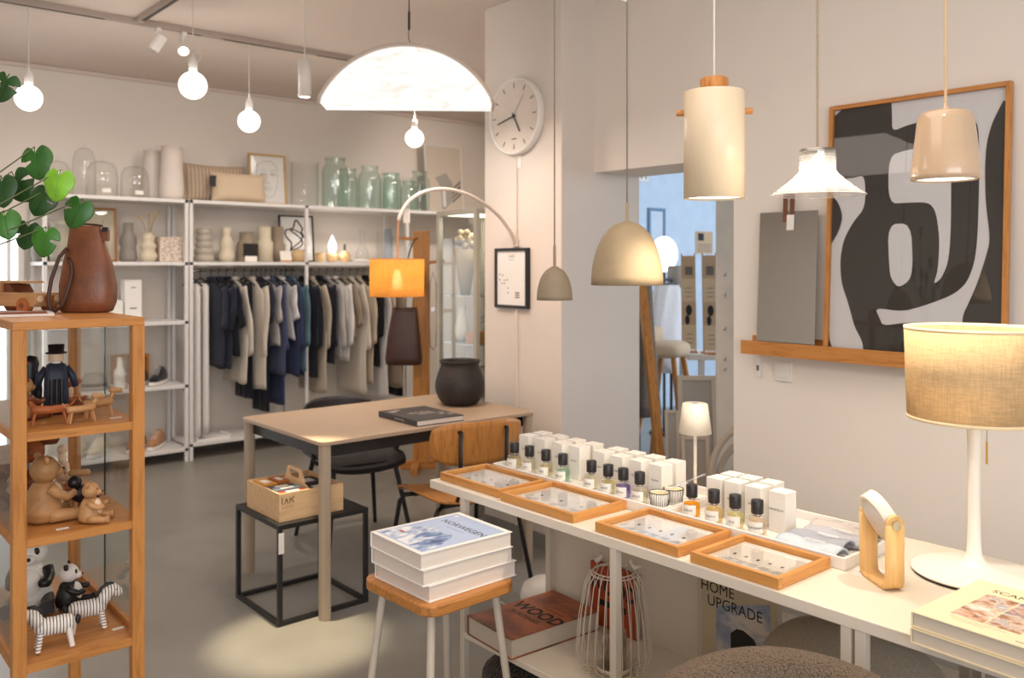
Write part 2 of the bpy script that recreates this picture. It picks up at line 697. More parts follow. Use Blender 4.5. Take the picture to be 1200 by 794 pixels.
# ------------------------------------------------------------------ ceiling track and lamps
tr = thing('lighting_track', 'white lighting track running across the ceiling in front of the back wall', 'lighting track', (0, 5.36, CZ))
m_rail = paint('track_grey', S(176, 162, 152), .6)
g = MB(m_rail).box(-1.5, -.018, -.035, 3.6, .018, 0)
g.build('rail', tr, bev=.003)
for x0, x1 in ((.1, .75), (.95, 1.5), (1.98, 2.06), (2.2, 2.75), (2.85, 3.1)):
    MB(m_blackp).box(x0, -.010, -.037, x1, .010, -.0345).build('slot', tr)
tr2 = thing('lighting_track', 'white lighting track with a dark slot branching off towards the viewer', 'lighting track', (1.68, 3.2, CZ))
MB(m_rail).box(-.018, -1.4, -.035, .018, 2.12, 0).build('rail', tr2, bev=.003)
MB(m_blackp).box(-.010, -1.3, -.037, .010, 2.05, -.0345).build('slot', tr2)
m_spotglow = emit('spot_lens', (1, .95, .86, 1), 14)


def track_spot(x, lab, aim, lit):
    t = thing('track_spotlight', lab, 'spotlight', (x, 5.36, CZ - .037), 0, 'track spotlights')
    MB(m_white).box(-.012, -.03, -.02, .012, .03, 0).cyl((0, 0, -.02), (0, 0, -.06), .006).build('adapter', t)
    d = V(aim).normalized()
    c = V((0, 0, -.085))
    g = MB(m_white).cyl(c - d * .05, c + d * .05, .032, n=20, caps=True)
    h = g.build('head', t)
    MB(m_spotglow if lit else m_blackp).cyl(c + d * .048, c + d * .052, .027, n=20).build('lens', h)


track_spot(1.80, 'white track spotlight turned away, left of the lit one', (-.45, .35, -.9), False)
track_spot(1.95, 'lit white track spotlight with its bright lens facing the viewer', (-.2, -.75, -.75), True)


def globe_lamp(loc, ztop, lab, r=.07):
    x, y, z = loc
    t = thing('globe_pendant', lab, 'pendant lamp', loc, 0, 'bare globe pendants')
    g = MB(m_bulb)
    g.lathe([(0, -r)] + [(r * math.cos(a), r * math.sin(a)) for a in [R(-80 + 10.3 * i) for i in range(15)]] + [(.021, r * .97), (.019, r * 1.22)], n=24)
    g.build('bulb', t)
    MB(m_white).lathe([(.0, r * 1.18), (.023, r * 1.18), (.024, r * 1.75), (.018, r * 1.95), (.006, r * 2.15), (.006, r * 2.5), (0, r * 2.5)], n=18).build('socket', t)
    MB(m_cordw).cyl((0, 0, r * 2.4), (0, 0, ztop - z), .0028, n=6).build('cord', t)
    light('POINT', 'globe_glow', (x, y, z - .12), 5.5, SOFT, shadow_soft_size=.06)
    return t


zt = CZ - .036
globe_lamp((1.11, 5.36, 2.394), zt, 'lit globe bulb pendant hanging at the far left of the shop')
g = globe_lamp((1.774, 4.73, 2.453), CZ, 'lit globe bulb pendant with a curl of cord above its socket', .074)
MB(m_cordw).tube(bez((.005, 0, .16), (.06, 0, .24), (.05, 0, .13), (.015, 0, .12), 8), .002, 5).build('cord_curl', g)
globe_lamp((2.37, 5.36, 2.40), zt, 'lit globe bulb pendant low above the wooden framed line drawing')
globe_lamp((3.64, 5.36, 2.41), zt, 'lit globe bulb pendant hanging below the wide glowing lamp', .068)

t = thing('cylinder_pendant', 'small white cylinder spotlight pendant on a long cord', 'pendant lamp', (2.21, 4.294, 2.38))
MB(m_white).lathe([(0, .2), (.004, .2), (.034, .195), (.034, 0), (.029, 0), (.029, .02)], n=24).build('body', t)
MB(m_spotglow).cyl((0, 0, .004), (0, 0, .012), .029, n=20).build('lens', t)
MB(m_cordw).cyl((0, 0, .195), (0, 0, CZ - 2.38), .0035, n=6).build('cord', t)
light('SPOT', 'cylinder_beam', (2.21, 4.294, 2.36), 30, SOFT, spot_size=R(60), spot_blend=1, shadow_soft_size=.03)

# wide bowed lamp over the dining table
m, nt, out = _new('glowing_fibre')
e = nt.nodes.new('ShaderNodeEmission')
vec = _coord(nt, (3, 3, 11))
nt.links.new(_ramp(nt, _noise(nt, vec, 1.6, 6, .62, 1.2), [(.32, (.90, .80, .68, 1)), (.46, (1, .97, .93, 1))]), e.inputs[0])
e.inputs[1].default_value = 1.0
nt.links.new(e.outputs[0], out.inputs['Surface'])
m_fibre = m
m_shell = paint('pale_shell', S(206, 190, 176), .5)
t = thing('bowed_pendant', 'wide glowing bow-shaped pendant with a cloudy white diffuser over the beige table', 'pendant lamp', (2.372, 3.564, 2.263), -38)


def bow(w, h, n=28):
    rr = (w * w + h * h) / (2 * h)
    a0 = math.asin(min(1, w / rr)) if h <= rr else PI - math.asin(w / rr)
    out = []
    for i in range(n + 1):
        a = -a0 + 2 * a0 * i / n
        x, z = -rr * math.sin(a), rr * math.cos(a) - (rr - h)
        out.append((x * .985 if i in (0, n) else x, z))
    return out


W0 = .435
arc = bow(W0, .292)
inn = bow(W0 - .012, .28)
g = MB(m_shell)
rs = []
for yy, k in ((-.02, 0), (.16, 0)):
    pass
n = len(arc)
vs = [(x, y, z) for y in (-.022, .20) for pts in (arc, inn) for x, z in pts]
fs = []
for i in range(n - 1):
    fs += [(i, i + 1, 2 * n + i + 1, 2 * n + i), (n + i, 3 * n + i, 3 * n + i + 1, n + i + 1), (i, n + i, n + i + 1, i + 1), (2 * n + i, 2 * n + i + 1, 3 * n + i + 1, 3 * n + i)]
fs += [(0, 2 * n, 3 * n, n), (n - 1, 2 * n - 1, 4 * n - 1, 3 * n - 1)]
g.add(vs, fs, True)
sh = g.build('shell', t)
g = MB(m_fibre)
inn2 = bow(W0 - .016, .276)
rs = []
for k, yy in ((.0, -.03), (.5, -.029), (.85, -.022), (1, -.004), (1, .19)):
    rs.append([(x * (k if k else .001), yy, .11 + (z - .11) * (k if k else .001)) for x, z in inn2])
g.rings(rs, True, True, True)
g.build('diffuser', t)
MB(m_white).box(-.09, .02, .29, .09, .14, .297).build('top_plate', t, bev=.003)
g = MB(m_black)
g.tube([(.02, .08, .297), (.005, .08, .34), (.008, .08, .40)], .0022, 6)
g.cyl((.008, .08, .38), (.008, .08, .47), .006, n=8)
g.cyl((.008, .08, .47), (.008, .08, CZ - 2.263), .003, n=6)
g.box(-.012, .07, .60, .022, .09, .615)
g.build('suspension', t)
light('AREA', 'bowed_lamp_glow', (2.372, 3.564, 2.24), 9, SOFT, shape='RECTANGLE', size=.6, size_y=.25, aim=(2.372, 3.564, 0))


# ------------------------------------------------------------------ pendants over the goods table
m_conc = paint('taupe_ceramic', S(152, 138, 116), .7, var=.06, vscale=24, bump=.04, bscale=160)
m_conc2 = paint('sand_ceramic', S(164, 146, 116), .7, var=.05, vscale=20, bump=.04, bscale=160)
m_inner = paint('shade_inside', S(238, 230, 216), .6)


def dome(name, loc, lab, r, h, mat, cordm, stem):
    t = thing(name, lab, 'pendant lamp', loc)
    prof = [(.012, h)] + [(r * math.sin(a) ** .86, h * math.cos(a) ** 1.0) for a in [R(10 + 8 * i) for i in range(11)]] + [(r, 0), (r - .005, 0)] + \
           [((r - .006) * math.sin(a) ** .86, (h - .006) * math.cos(a)) for a in [R(88 - 8 * i) for i in range(11)]]
    MB(mat).lathe(prof, n=40).build('shade', t)
    MB(mat).lathe([(0, h + stem), (.0045, h + stem), (.0052, h + .002), (.014, h + .001), (.014, h - .004)], n=14).build('stem', t)
    MB(cordm).cyl((0, 0, h + stem), (0, 0, CZ - loc[2]), .0026, n=6).build('cord', t)
    return t


dome('dome_pendant', (2.05, 2.177, 1.367), 'small taupe ceramic dome pendant in front of the pillar', .061, .112, m_conc, m_cord, .075)
d2 = dome('dome_pendant', (2.05, 1.848, 1.424), 'larger sand-coloured dome pendant beside the doorway', .112, .196, m_conc2, m_cord, .062)
MB(m_tagp).box(-.028, -.001, CZ - 1.424 - .625, .0, .001, CZ - 1.424 - .61).build('price_tag', d2)

m_cream = paint('cream_steel', S(232, 214, 184), .35, var=.01)
t = thing('cylinder_pendant', 'cream cylinder pendant with an oak cap and two oak pegs', 'pendant lamp', (2.05, 1.519, 1.674))
MB(m_cream).lathe([(.03, .302), (.083, .302), (.085, .300), (.085, 0), (.083, 0), (.083, .298), (.03, .298)], n=44).build('shade', t)
MB(m_oakz).lathe([(0, .342), (.033, .342), (.0395, .337), (.0395, .296), (0, .296)], n=28).build('cap', t)
for a in (-52, 128):
    d = V((math.cos(R(a)), math.sin(R(a)), 0))
    MB(m_oak).cyl(d * .06 + V((0, 0, .245)), d * .105 + V((0, 0, .245)), .009, n=14).build('peg', t)
MB(m_cordw).cyl((0, 0, .34), (0, 0, CZ - 1.674), .003, n=8).build('cord', t)
MB(m_lampdisc).cyl((0, 0, .006), (0, 0, .010), .082, n=40).build('diffuser', t)
MB(m_white).cyl((0, 0, .16), (0, 0, .30), .016).build('socket', t)
light('SPOT', 'cream_pendant_beam', (2.05, 1.519, 1.668), 15, (1, .82, .62), spot_size=R(150), spot_blend=.6, shadow_soft_size=.03)

def ribbed(name):
    m, nt, out = _new(name)
    t_ = nt.nodes.new('ShaderNodeBsdfTransparent')
    t_.inputs[0].default_value = (.96, .96, .96, 1)
    d = nt.nodes.new('ShaderNodeBsdfTranslucent')
    d.inputs[0].default_value = (.95, .93, .9, 1)
    w = nt.nodes.new('ShaderNodeTexWave')
    w.bands_direction = 'Z'
    w.inputs['Scale'].default_value = 62
    nt.links.new(_coord(nt), w.inputs['Vector'])
    mr = nt.nodes.new('ShaderNodeMapRange')
    mr.inputs['To Min'].default_value = .03
    mr.inputs['To Max'].default_value = .34
    nt.links.new(w.outputs['Fac'], mr.inputs['Value'])
    mx = nt.nodes.new('ShaderNodeMixShader')
    nt.links.new(mr.outputs[0], mx.inputs[0])
    nt.links.new(t_.outputs[0], mx.inputs[1])
    nt.links.new(d.outputs[0], mx.inputs[2])
    g_ = nt.nodes.new('ShaderNodeBsdfGlossy')
    g_.inputs['Roughness'].default_value = .08
    m2 = nt.nodes.new('ShaderNodeMixShader')
    m2.inputs[0].default_value = .12
    nt.links.new(mx.outputs[0], m2.inputs[1])
    nt.links.new(g_.outputs[0], m2.inputs[2])
    nt.links.new(m2.outputs[0], out.inputs['Surface'])
    return m


t = thing('ribbed_glass_pendant', 'lit ribbed clear glass pendant with a flared brim', 'pendant lamp', (2.05, 1.199, 1.664))
prof = [(.0435, .117), (.0435, .112)]
k = 0
for i in range(20):
    prof.append((.0435 + (.0012 if i % 2 else 0), .112 - .05 * i / 20))
for i in range(33):
    u = i / 32
    prof.append((.0445 + .0735 * u + (.0016 if i % 2 else 0), .062 - .062 * u ** .8))
MB(ribbed('ribbed_glass')).lathe(prof, n=48).build('shade', t, solid=.002)
MB(m_brass).lathe([(0, .119), (.041, .119), (.041, .100), (.03, .100), (0, .100)], n=28).build('cap', t)
MB(m_bulb).lathe([(0, .03), (.016, .033), (.021, .048), (.019, .07), (.013, .1)], n=18).build('bulb', t)
MB(paint('linen_cord', S(168, 150, 128), .8, var=.2, vscale=300)).cyl((0, 0, .119), (0, 0, CZ - 1.664), .003, n=6).build('cord', t)
light('POINT', 'ribbed_pendant_glow', (2.05, 1.199, 1.70), 9, (1, .85, .66), shadow_soft_size=.02)

m_nude = paint('nude_glazed_ceramic', S(206, 178, 148), .16, var=.07, vscale=7, spec=.6, coat=.4)
t = thing('ceramic_pendant', 'glossy nude ceramic pendant hanging in front of the abstract picture', 'pendant lamp', (2.05, .88, 1.68))
MB(m_nude).lathe([(0, .157), (.03, .158), (.048, .156), (.056, .149), (.06, .135), (.072, .03), (.0745, .012), (.073, .002), (.066, 0), (.063, .004), (.06, .03), (.05, .13), (.03, .148), (0, .149)], n=44).build('shade', t)
MB(m_nude).lathe([(0, .178), (.004, .178), (.006, .166), (.014, .158), (.018, .155)], n=14).build('cord_grip', t)
MB(paint('beige_cord', S(214, 186, 150), .7)).cyl((0, 0, .17), (0, 0, CZ - 1.68), .0035, n=8).build('cord', t)
MB(m_lampdisc).cyl((0, 0, .004), (0, 0, .008), .0615, n=36).build('diffuser', t)
light('SPOT', 'ceramic_pendant_beam', (2.05, .88, 1.674), 16, (1, .84, .66), spot_size=R(155), spot_blend=.6, shadow_soft_size=.03)
# ------------------------------------------------------------------ long white goods table (two units)
def goods_table(y0, y1, legs, lab, far):
    t = thing('display_table', lab, 'table', (0, 0, 0), 0)
    MB(m_tablew).box(1.745, y0, .722, 2.36, y1, .75).build('tabletop', t, bev=.002)
    for y in legs:
        for x in (1.758, 2.345 if y in (.957, .925) else 2.14):
            MB(m_tablel).box(x - .0115, y - .0115, 0, x + .0115, y + .0115, .722).build('leg', t, bev=.001)
    if far:
        g = MB(m_tablew).box(1.748, 1.33, .268, 2.16, 2.296, .288)
        g.build('shelf', t, bev=.002)
        MB(m_tablel).box(1.758, 2.285, .288, 2.14, 2.307, .31).build('rail', t, bev=.002)
        MB(m_tablew).box(2.150, 1.62, .288, 2.165, 2.29, .722).build('back_panel', t)
    return t


goods_table(-.35, 2.477, (2.296, 1.626, .957, .925, -.25), 'long white display table covered with perfumes, trays, lamps and books', True)

# oak sample trays
m_sample = scene_print('sample_sheet', [(.35, S(240, 240, 243)), (.55, S(228, 226, 226)), (.72, S(212, 206, 202))], 9, (1, 1, 1), 3)
m_sample2 = scene_print('sample_sheet_sand', [(.35, S(232, 222, 210)), (.6, S(222, 214, 204)), (.75, S(204, 198, 192))], 9, (1, 1, 1), 3)


def sample_tray(cx, cy, w, d, lab, mat, sq, rz=0, n=3):
    t = thing('sample_tray', lab, 'tray', (cx, cy, .7505), rz, 'oak framed sample trays on the white table')
    x, y, h, e = w / 2, d / 2, .026, .014
    g = MB(m_framey)
    g.box(-x, -y, 0, -x + e, y, h).box(x - e, -y, 0, x, y, h)
    g.use(m_frame)
    g.box(-x + e, -y, 0, x - e, -y + e, h).box(-x + e, y - e, 0, x - e, y, h)
    g.build('frame', t, bev=.0012)
    s = MB(mat).box(-x + e, -y + e, .002, x - e, y - e, .010)
    s.use(m_paper)
    s.box(x - e - .028, -y + e, .0101, x - e, y - e, .0104)
    s.use(m_ink)
    for k in range(n):
        yy = y * .55 - k * (2 * y * .6) / max(1, n - 1) * .9
        s.box(-.005, yy, .0102, .004, yy + .006, .0112)
        s.use(m_inkg)
        for q in range(4):
            ln = .012 + .01 * ((k * 3 + q * 5) % 4) / 3
            s.box(-.035 - q * .006, yy - .02, .0101, -.033 - q * .006, yy - .02 + ln * 1.6, .0103)
        s.use(m_ink)
    sh = s.build('sample_sheet', t)
    MB(m_glass).box(-x + e, -y + e, .0145, x - e, y - e, .0155).build('glass_cover', t)


sample_tray(1.875, 2.297, .205, .315, 'oak framed sample tray at the far end of the white table', m_sample, 3)
sample_tray(1.872, 1.953, .225, .325, 'oak framed sample tray second from the far end, beside the lilac perfume', m_sample, 3)
sample_tray(1.868, 1.556, .225, .29, 'oak framed sample tray third from the far end, in front of the striped cups', m_sample, 5, 0, 5)
sample_tray(1.866, 1.247, .225, .25, 'oak framed sample tray nearest the viewer, in front of the folded cloths', m_sample2, 5, 0, 5)


# white goods trays
def goods_tray(y0, y1, lab):
    t = thing('goods_tray', lab, 'tray', (0, 0, .7505), 0, 'long white trays')
    g = MB(m_white).box(1.985, y0, 0, 2.285, y1, .006)
    e, h = .008, .030
    g.box(1.985, y0, .006, 1.985 + e, y1, h).box(2.285 - e, y0, .006, 2.285, y1, h)
    g.box(1.985 + e, y0, .006, 2.285 - e, y0 + e, h).box(1.985 + e, y1 - e, .006, 2.285 - e, y1, h)
    g.build('tray', t, bev=.0015)


goods_tray(1.652, 2.428, 'long white tray holding eight perfume bottles at the far end')
goods_tray(1.088, 1.646, 'long white tray holding four perfume bottles and folded cloths')
TZ = .757
LFACE = lambda x, y, z: fr((0, -1, 0), (0, 0, 1), (x, y, z))

# perfume bottles
LIQ = {'pale': S(236, 226, 178), 'mint': S(190, 232, 206), 'lilac': S(150, 130, 214), 'amber': S(250, 164, 8), 'straw': S(238, 214, 140), 'lemon': S(240, 232, 170), 'clear': S(244, 238, 214), 'peach': S(244, 222, 196)}
LQ = {k: liquid('perfume_' + k, v) for k, v in LIQ.items()}


def perfume(y, liqn, word, lab):
    t = thing('perfume_bottle', lab, 'perfume bottle', (2.048, y, TZ), 12, 'perfume bottles on the white trays')
    r = .0262
    MB(m_glass).lathe([(0, 0), (r - .003, 0), (r, .003), (r, .046), (r - .003, .051), (.012, .053), (.011, .058)], n=32).build('body', t)
    MB(LQ[liqn]).lathe([(0, .007), (r - .004, .007), (r - .0035, .010), (r - .0035, .042), (0, .042)], n=28).build('liquid', t)
    MB(m_brass).lathe([(.0105, .053), (.0115, .053), (.0115, .060), (.0105, .060)], n=20).build('collar', t)
    MB(m_blackp).lathe([(0, .0595), (.0158, .0595), (.0165, .061), (.0165, .094), (.0155, .0955), (0, .0957)], n=28).build('cap', t)
    g = MB(m_tagp)
    rr = r + .0005
    g.grid(lambda u, v: (rr * math.cos(R(232 - 104 * u)), rr * math.sin(R(232 - 104 * u)), .011 + .030 * v), 10, 1)
    lb = g.build('label', t)
    g = MB(m_ink)
    vs, fs = text_geo(word, .0085, 'CENTER', 0)
    g.add([((rr + .0004) * math.cos(PI - x / rr * 1), (rr + .0004) * math.sin(PI - x / rr * 1), .0255 + yv * 1.1) for x, yv, z in vs], fs)
    g.build('lettering', lb)


perfume(2.383, 'pale', 'ISLA', 'perfume bottle with pale liquid, first from the far end of the tray')
perfume(2.303, 'clear', 'MALI', 'perfume bottle with almost clear liquid, second from the far end')
perfume(2.218, 'pale', 'ISEN', 'perfume bottle with pale liquid beside the mint green perfume')
perfume(2.134, 'mint', 'GUILIO', 'perfume bottle with mint green liquid')
perfume(2.000, 'clear', 'RAMES', 'perfume bottle with almost clear liquid next after the mint green one')
perfume(1.926, 'lemon', 'TENBY', 'perfume bottle with light yellow liquid left of the lilac perfume')
perfume(1.862, 'lilac', 'HONEY', 'perfume bottle with lilac purple liquid')
perfume(1.794, 'clear', 'TIKEMA', 'perfume bottle with clear liquid beside the striped cups')
perfume(1.596, 'amber', 'TIKEMA', 'perfume bottle with bright amber orange liquid')
perfume(1.518, 'straw', 'YONEO', 'perfume bottle with straw yellow liquid next to the amber one')
perfume(1.447, 'lemon', 'KUE', 'perfume bottle with light lemon liquid, second from the near end')
perfume(1.376, 'peach', 'MANDALAY', 'perfume bottle with pale peach liquid nearest the viewer')

# cartons
rows = [(2.425, 'ISLA'), (2.338, 'MALI'), (2.250, 'ISEN'), (2.165, 'GUILIO'), (2.050, 'GUILIO'), (1.972, 'TENBY'), (1.890, 'HONEY'), (1.808, 'TIKEMA'), (1.588, 'SOMA'), (1.526, 'SENEO'), (1.456, 'MALEA'), (1.378, 'MANDALAY')]
ords = ['first', 'second', 'third', 'fourth', 'fifth', 'sixth', 'seventh', 'eighth']
for i, (y, wd_) in enumerate(rows):
    nm = ords[i] if i < 8 else ['first', 'second', 'third', 'last and nearest'][i - 8]
    trn = 'far tray' if i < 8 else 'near tray'
    for back in (0, 1):
        if back and i == 11:
            continue
        x = 2.106 + back * .066
        o = thing('perfume_carton', '%s white perfume carton in the %s row of the %s' % (nm, 'rear' if back else 'front', trn), 'carton', (x + .026, y - .026, TZ), rnd.uniform(-2, 2) + (3 if back else 0), 'white perfume cartons')
        hh = .110 + rnd.uniform(-.001, .001)
        g = MB(m_tagp).box(-.026, -.026, 0, .026, .026, hh)
        g.use(m_ink)
        g.text(wd_, .0085, fr((0, -1, 0), (0, 0, 1), (-.0263, .002, .062)))
        g.build('carton', o, bev=.0008)
        g = MB(m_tagp).box(-.0258, -.0258, hh, .0258, .0258, hh + .0006)
        g.use(m_inkg)
        g.box(-.008, -.0005, hh + .0006, .008, .0005, hh + .0008)
        g.build('lid', o)

# striped cups with straws
m_cupin = paint('cup_sand', S(232, 206, 160), .6)


def cup(x, y, lab):
    t = thing('striped_cup', lab, 'cup', (x, y, TZ), 0, 'striped cups')
    g = MB(m_tagp).lathe([(0, 0), (.022, 0), (.026, .006), (.031, .044), (.0285, .044), (.024, .01), (0, .008)], n=32)
    g.use(m_ink)
    for k in range(30):
        a = 2 * PI * k / 30
        c, s = math.cos(a), math.sin(a)
        g.bar((.0264 * c, .0264 * s, .007), (.0310 * c, .0310 * s, .043), .0012, .0014)
    g.build('bowl', t)
    MB(m_ink).lathe([(.0285, .0435), (.0313, .0435), (.0313, .0455), (.0285, .0455), (.0285, .0435)], n=32).build('rim', t)
    MB(m_cupin).lathe([(0, .0415), (.0284, .0415)], n=24).build('filling', t)


cup(2.062, 1.728, 'cream cup with black stripes, nearer of the pair, a straw leaning in it')
cup(2.128, 1.728, 'cream cup with black stripes, behind the other striped cup')
t = thing('glass_straw', 'clear glass straw leaning out of the striped cup', 'straw', (2.062, 1.728, TZ + .037))
MB(thin_glass('straw_glass', (.93, .94, .95, 1), 1.4, .03, .18)).cyl((.008, .012, 0), (.105, -.09, .062), .0036, n=10).build('tube', t)

# folded cloths with woven lettering
m_cl = [fabric('cloth_ice', S(188, 200, 210), .85, .05, 60, .1), fabric('cloth_grey', S(160, 164, 176), .85, .05, 60, .1), fabric('cloth_mist', S(178, 180, 190), .85, .05, 60, .1), fabric('cloth_pearl', S(196, 188, 184), .85, .05, 60, .1)]
names = ['ice blue folded cloth lettered in white at the tray front', 'cool grey folded cloth, second from the tray front', 'misty grey folded cloth, third from the tray front', 'pearl beige folded cloth at the back of the tray']
for i in range(4):
    x = 2.033 + i * .064
    t = thing('folded_cloth', names[i], 'cloth', (x, 1.208, TZ), 0, 'folded lettered cloths')
    yl = [.085, .08, .085, .09][i]

    def fn(u, v, i=i, yl=yl):
        a = PI * u
        return (-.0335 * math.cos(a), (v - .5) * 2 * yl + (.012 if i % 2 else 0), .022 * math.sin(a) ** .8 + .004 + .003 * math.sin(v * 9 + i))
    g = MB(m_cl[i]).grid(fn, 12, 16)
    g.build('cloth', t, solid=.004)
    g = MB(m_paper)
    g.text('EDBER', .020, fr((0, -1, 0), (1, 0, 0), (0, -.012, .0325)))
    g.text('LINEN', .007, fr((0, -1, 0), (1, 0, 0), (-.014, -.012, .0322)))
    g.build('lettering', t)
# printed note on the table
t = thing('printed_note', 'thin white card with fine print lying beside the tray end', 'card', (2.02, 1.035, .7503), -4)
g = MB(m_white).box(-.045, -.045, 0, .045, .045, .0006)
g.use(m_inkg)
for k, w in enumerate((.05, .07, .04, .06)):
    g.box(.02 - k * .012, -w / 2, .0006, .022 - k * .012, w / 2, .0008)
g.build('card', t)

# cordless table lamp
t = thing('cordless_table_lamp', 'small cream cordless table lamp behind the perfume tray', 'table lamp', (2.327, 1.80, .7505))
m_cl2 = paint('cream_lacquer', S(240, 230, 212), .4, var=.01)
MB(m_cl2).lathe([(0, 0), (.026, 0), (.026, .007), (.0255, .008), (0, .009)], n=32).build('base', t)
MB(m_cl2).cyl((0, 0, .008), (0, 0, .2), .0055, n=14).build('pole', t)
g = MB(m_cl2).lathe([(0, .283), (.038, .283), (.041, .281), (.0535, .186), (.0520, .186), (.040, .279), (0, .280)], n=40)
g.build('lamp_shade', t)
MB(m_chrome).cyl((0, 0, .2832), (0, 0, .2838), .010, n=18).build('switch', t)

# bent-beech lamp with white disc head
t = thing('disc_lamp', 'bent beech table lamp with a tilted white disc head', 'lamp', (1.978, .995, .7505), 57)
# local: x runs along the loop, y across its width
wv = .021
g = MB(m_beech)
pts = [(-.055, .185), (-.055, .03), (-.05, .012), (-.035, .004), (.035, .004), (.05, .012), (.055, .03), (.055, .185)]
out_, inn_ = [], []
for dx in (0,):
    o1 = [(-.060, .150), (-.060, .022), (-.056, .008), (-.042, 0), (.042, 0), (.056, .008), (.060, .022), (.060, .150)]
    i1 = [(-.051, .150), (-.051, .026), (-.047, .014), (-.036, .009), (.036, .009), (.047, .014), (.051, .026), (.051, .150)]
n = len(o1)
vs = [(x, y, z) for y in (-wv, wv) for pp in (o1, i1) for x, z in pp]
fs = []
for i in range(n - 1):
    fs += [(i, 2 * n + i, 2 * n + i + 1, i + 1), (n + i, n + i + 1, 3 * n + i + 1, 3 * n + i), (i, i + 1, n + i + 1, n + i), (2 * n + i, 3 * n + i, 3 * n + i + 1, 2 * n + i + 1)]
fs += [(0, n, 3 * n, 2 * n), (n - 1, 3 * n - 1, 4 * n - 1, 2 * n - 1)]
fs = [tuple(reversed(f)) for f in fs]
g.add(vs, fs, True)
for sx in (-1, 1):
    pr_ = [(wv * math.cos(R(a)), .150 + wv * math.sin(R(a))) for a in range(0, 181, 15)]
    T = M(((0, 0, 1, 0), (1, 0, 0, 0), (0, 1, 0, 0), (0, 0, 0, 1)))
    a, b = sorted((sx * .051, sx * .060))
    g.prism(pr_, a, b, T)
g.build('loop', t)
m_disc = paint('white_birch_disc', S(238, 230, 214), .5, var=.03)
TH = TR(0, 0, .152) @ ROT('X', 61) @ M.Diagonal((1.03, 1.32, 1.1, 1))
g = MB(m_disc)
g.lathe([(0, -.014), (.038, -.014), (.0385, -.008), (.042, -.014), (.0475, -.014), (.049, -.012), (.049, .012), (.047, .014), (0, .014)], n=40, T=TH)
hd = g.build('head', t)
MB(paint('opal_front', S(226, 222, 222), .3)).cyl(TH @ V((0, 0, -.0142)), TH @ V((0, 0, -.0128)), .038, n=32).build('diffuser', hd)
for sx in (-1, 1):
    MB(m_chrome).cyl((sx * .06, 0, .150), (sx * .067, 0, .150), .0105, n=20).build('knob', t)

# big table lamp
m_burlap = shade_fabric('burlap', S(218, 190, 146), .25, 260, .13)
m_lampw = paint('warm_white_lacquer', S(242, 236, 224), .4, var=.01)
t = thing('table_lamp', 'tall white table lamp with a woven burlap drum shade', 'table lamp', (2.195, .876, .7505))
MB(m_lampw).lathe([(0, .006), (.137, .006), (.139, .008), (.136, .0105), (.09, .018), (.045, .025), (.025, .034), (.0165, .052), (.0145, .09), (.0135, .2), (.0155, .345), (.0155, .352), (0, .352)], n=56).build('stand', t)
MB(m_blackp).lathe([(0, 0), (.134, 0), (.134, .006), (0, .006)], n=48).build('base', t)
MB(m_lampw).lathe([(0, .352), (.030, .352), (.030, .376), (.018, .376), (.018, .44), (0, .44)], n=24).build('socket', t)
g = MB(m_burlap)
g.lathe([(.146, .372), (.1525, .588)][::-1], n=64)
sh = g.build('lamp_shade', t, solid=.002)
m_trimc = paint('cream_binding', S(236, 216, 176), .7)
for r_, z_ in ((.1465, .374), (.1530, .586)):
    g = MB(m_trimc).lathe([(r_ - .002, z_ - .004), (r_ + .0014, z_ - .004), (r_ + .0014, z_ + .004), (r_ - .002, z_ + .004), (r_ - .002, z_ - .004)], n=64)
    g.build('binding', sh)
g = MB(m_chrome)
for k in range(3):
    a = R(120 * k)
    g.cyl((0, 0, .392), (.147 * math.cos(a), .147 * math.sin(a), .384), .002, n=6)
g.build('spider', t)
g = MB(m_chrome).cyl((.012, -.024, .318), (.012, -.024, .352), .0012, n=6)
g.use(m_gold)
g.cyl((.012, -.024, .266), (.012, -.024, .318), .0026, n=8)
g.build('pull_switch', t)

# books
m_creamb = paint('cream_bookcloth', S(232, 216, 180), .55, var=.01)
m_pages = stripes('book_pages', S(196, 184, 166), S(214, 204, 188), 130, 2, .5, 1.2, .8)
m_pagesw = stripes('white_pages', S(226, 214, 202), S(238, 230, 220), 160, 2, .5, 1.2, .8)
m_photo = scene_print('interior_photo', [(.3, S(70, 56, 48)), (.42, S(178, 132, 104)), (.52, S(214, 196, 178)), (.6, S(150, 158, 168)), (.72, S(232, 226, 222))], 60, (1, .6, 1), 8)
m_photo3 = scene_print('kitchen_photo', [(.3, S(96, 74, 62)), (.45, S(196, 150, 124)), (.58, S(226, 206, 190)), (.72, S(238, 232, 228))], 54, (1, .6, 1), 8)
m_photo2 = scene_print('terrace_photo', [(.3, S(54, 60, 78)), (.42, S(96, 128, 170)), (.52, S(206, 150, 110)), (.62, S(196, 200, 208)), (.75, S(236, 230, 226))], 66, (1, .6, 1), 8)


def book_body(t, x0, y0, x1, y1, h, cover, pages, spine, ct=.0025, spine_mat=None, ov=.004):
    """flat book, z from 0; spine side one of '+y','-x'; pages set in by ov"""
    g = MB(cover).box(x0, y0, 0, x1, y1, ct).box(x0, y0, h - ct, x1, y1, h)
    if spine == '+y':
        g.box(x0, y1 - ct, ct, x1, y1, h - ct)
        pb = (x0 + ov, y0 + ov, ct, x1 - ov, y1 - ct, h - ct)
    else:
        g.box(x0, y0, ct, x0 + ct, y1, h - ct)
        pb = (x0 + ct, y0 + ov, ct, x1 - ov, y1 - ov, h - ct)
    c = g.build('cover', t, bev=.0007)
    MB(pages).box(*pb).build('pages', t)
    return c


COV = lambda x, y, z: fr((0, -1, 0), (1, 0, 0), (x, y, z))


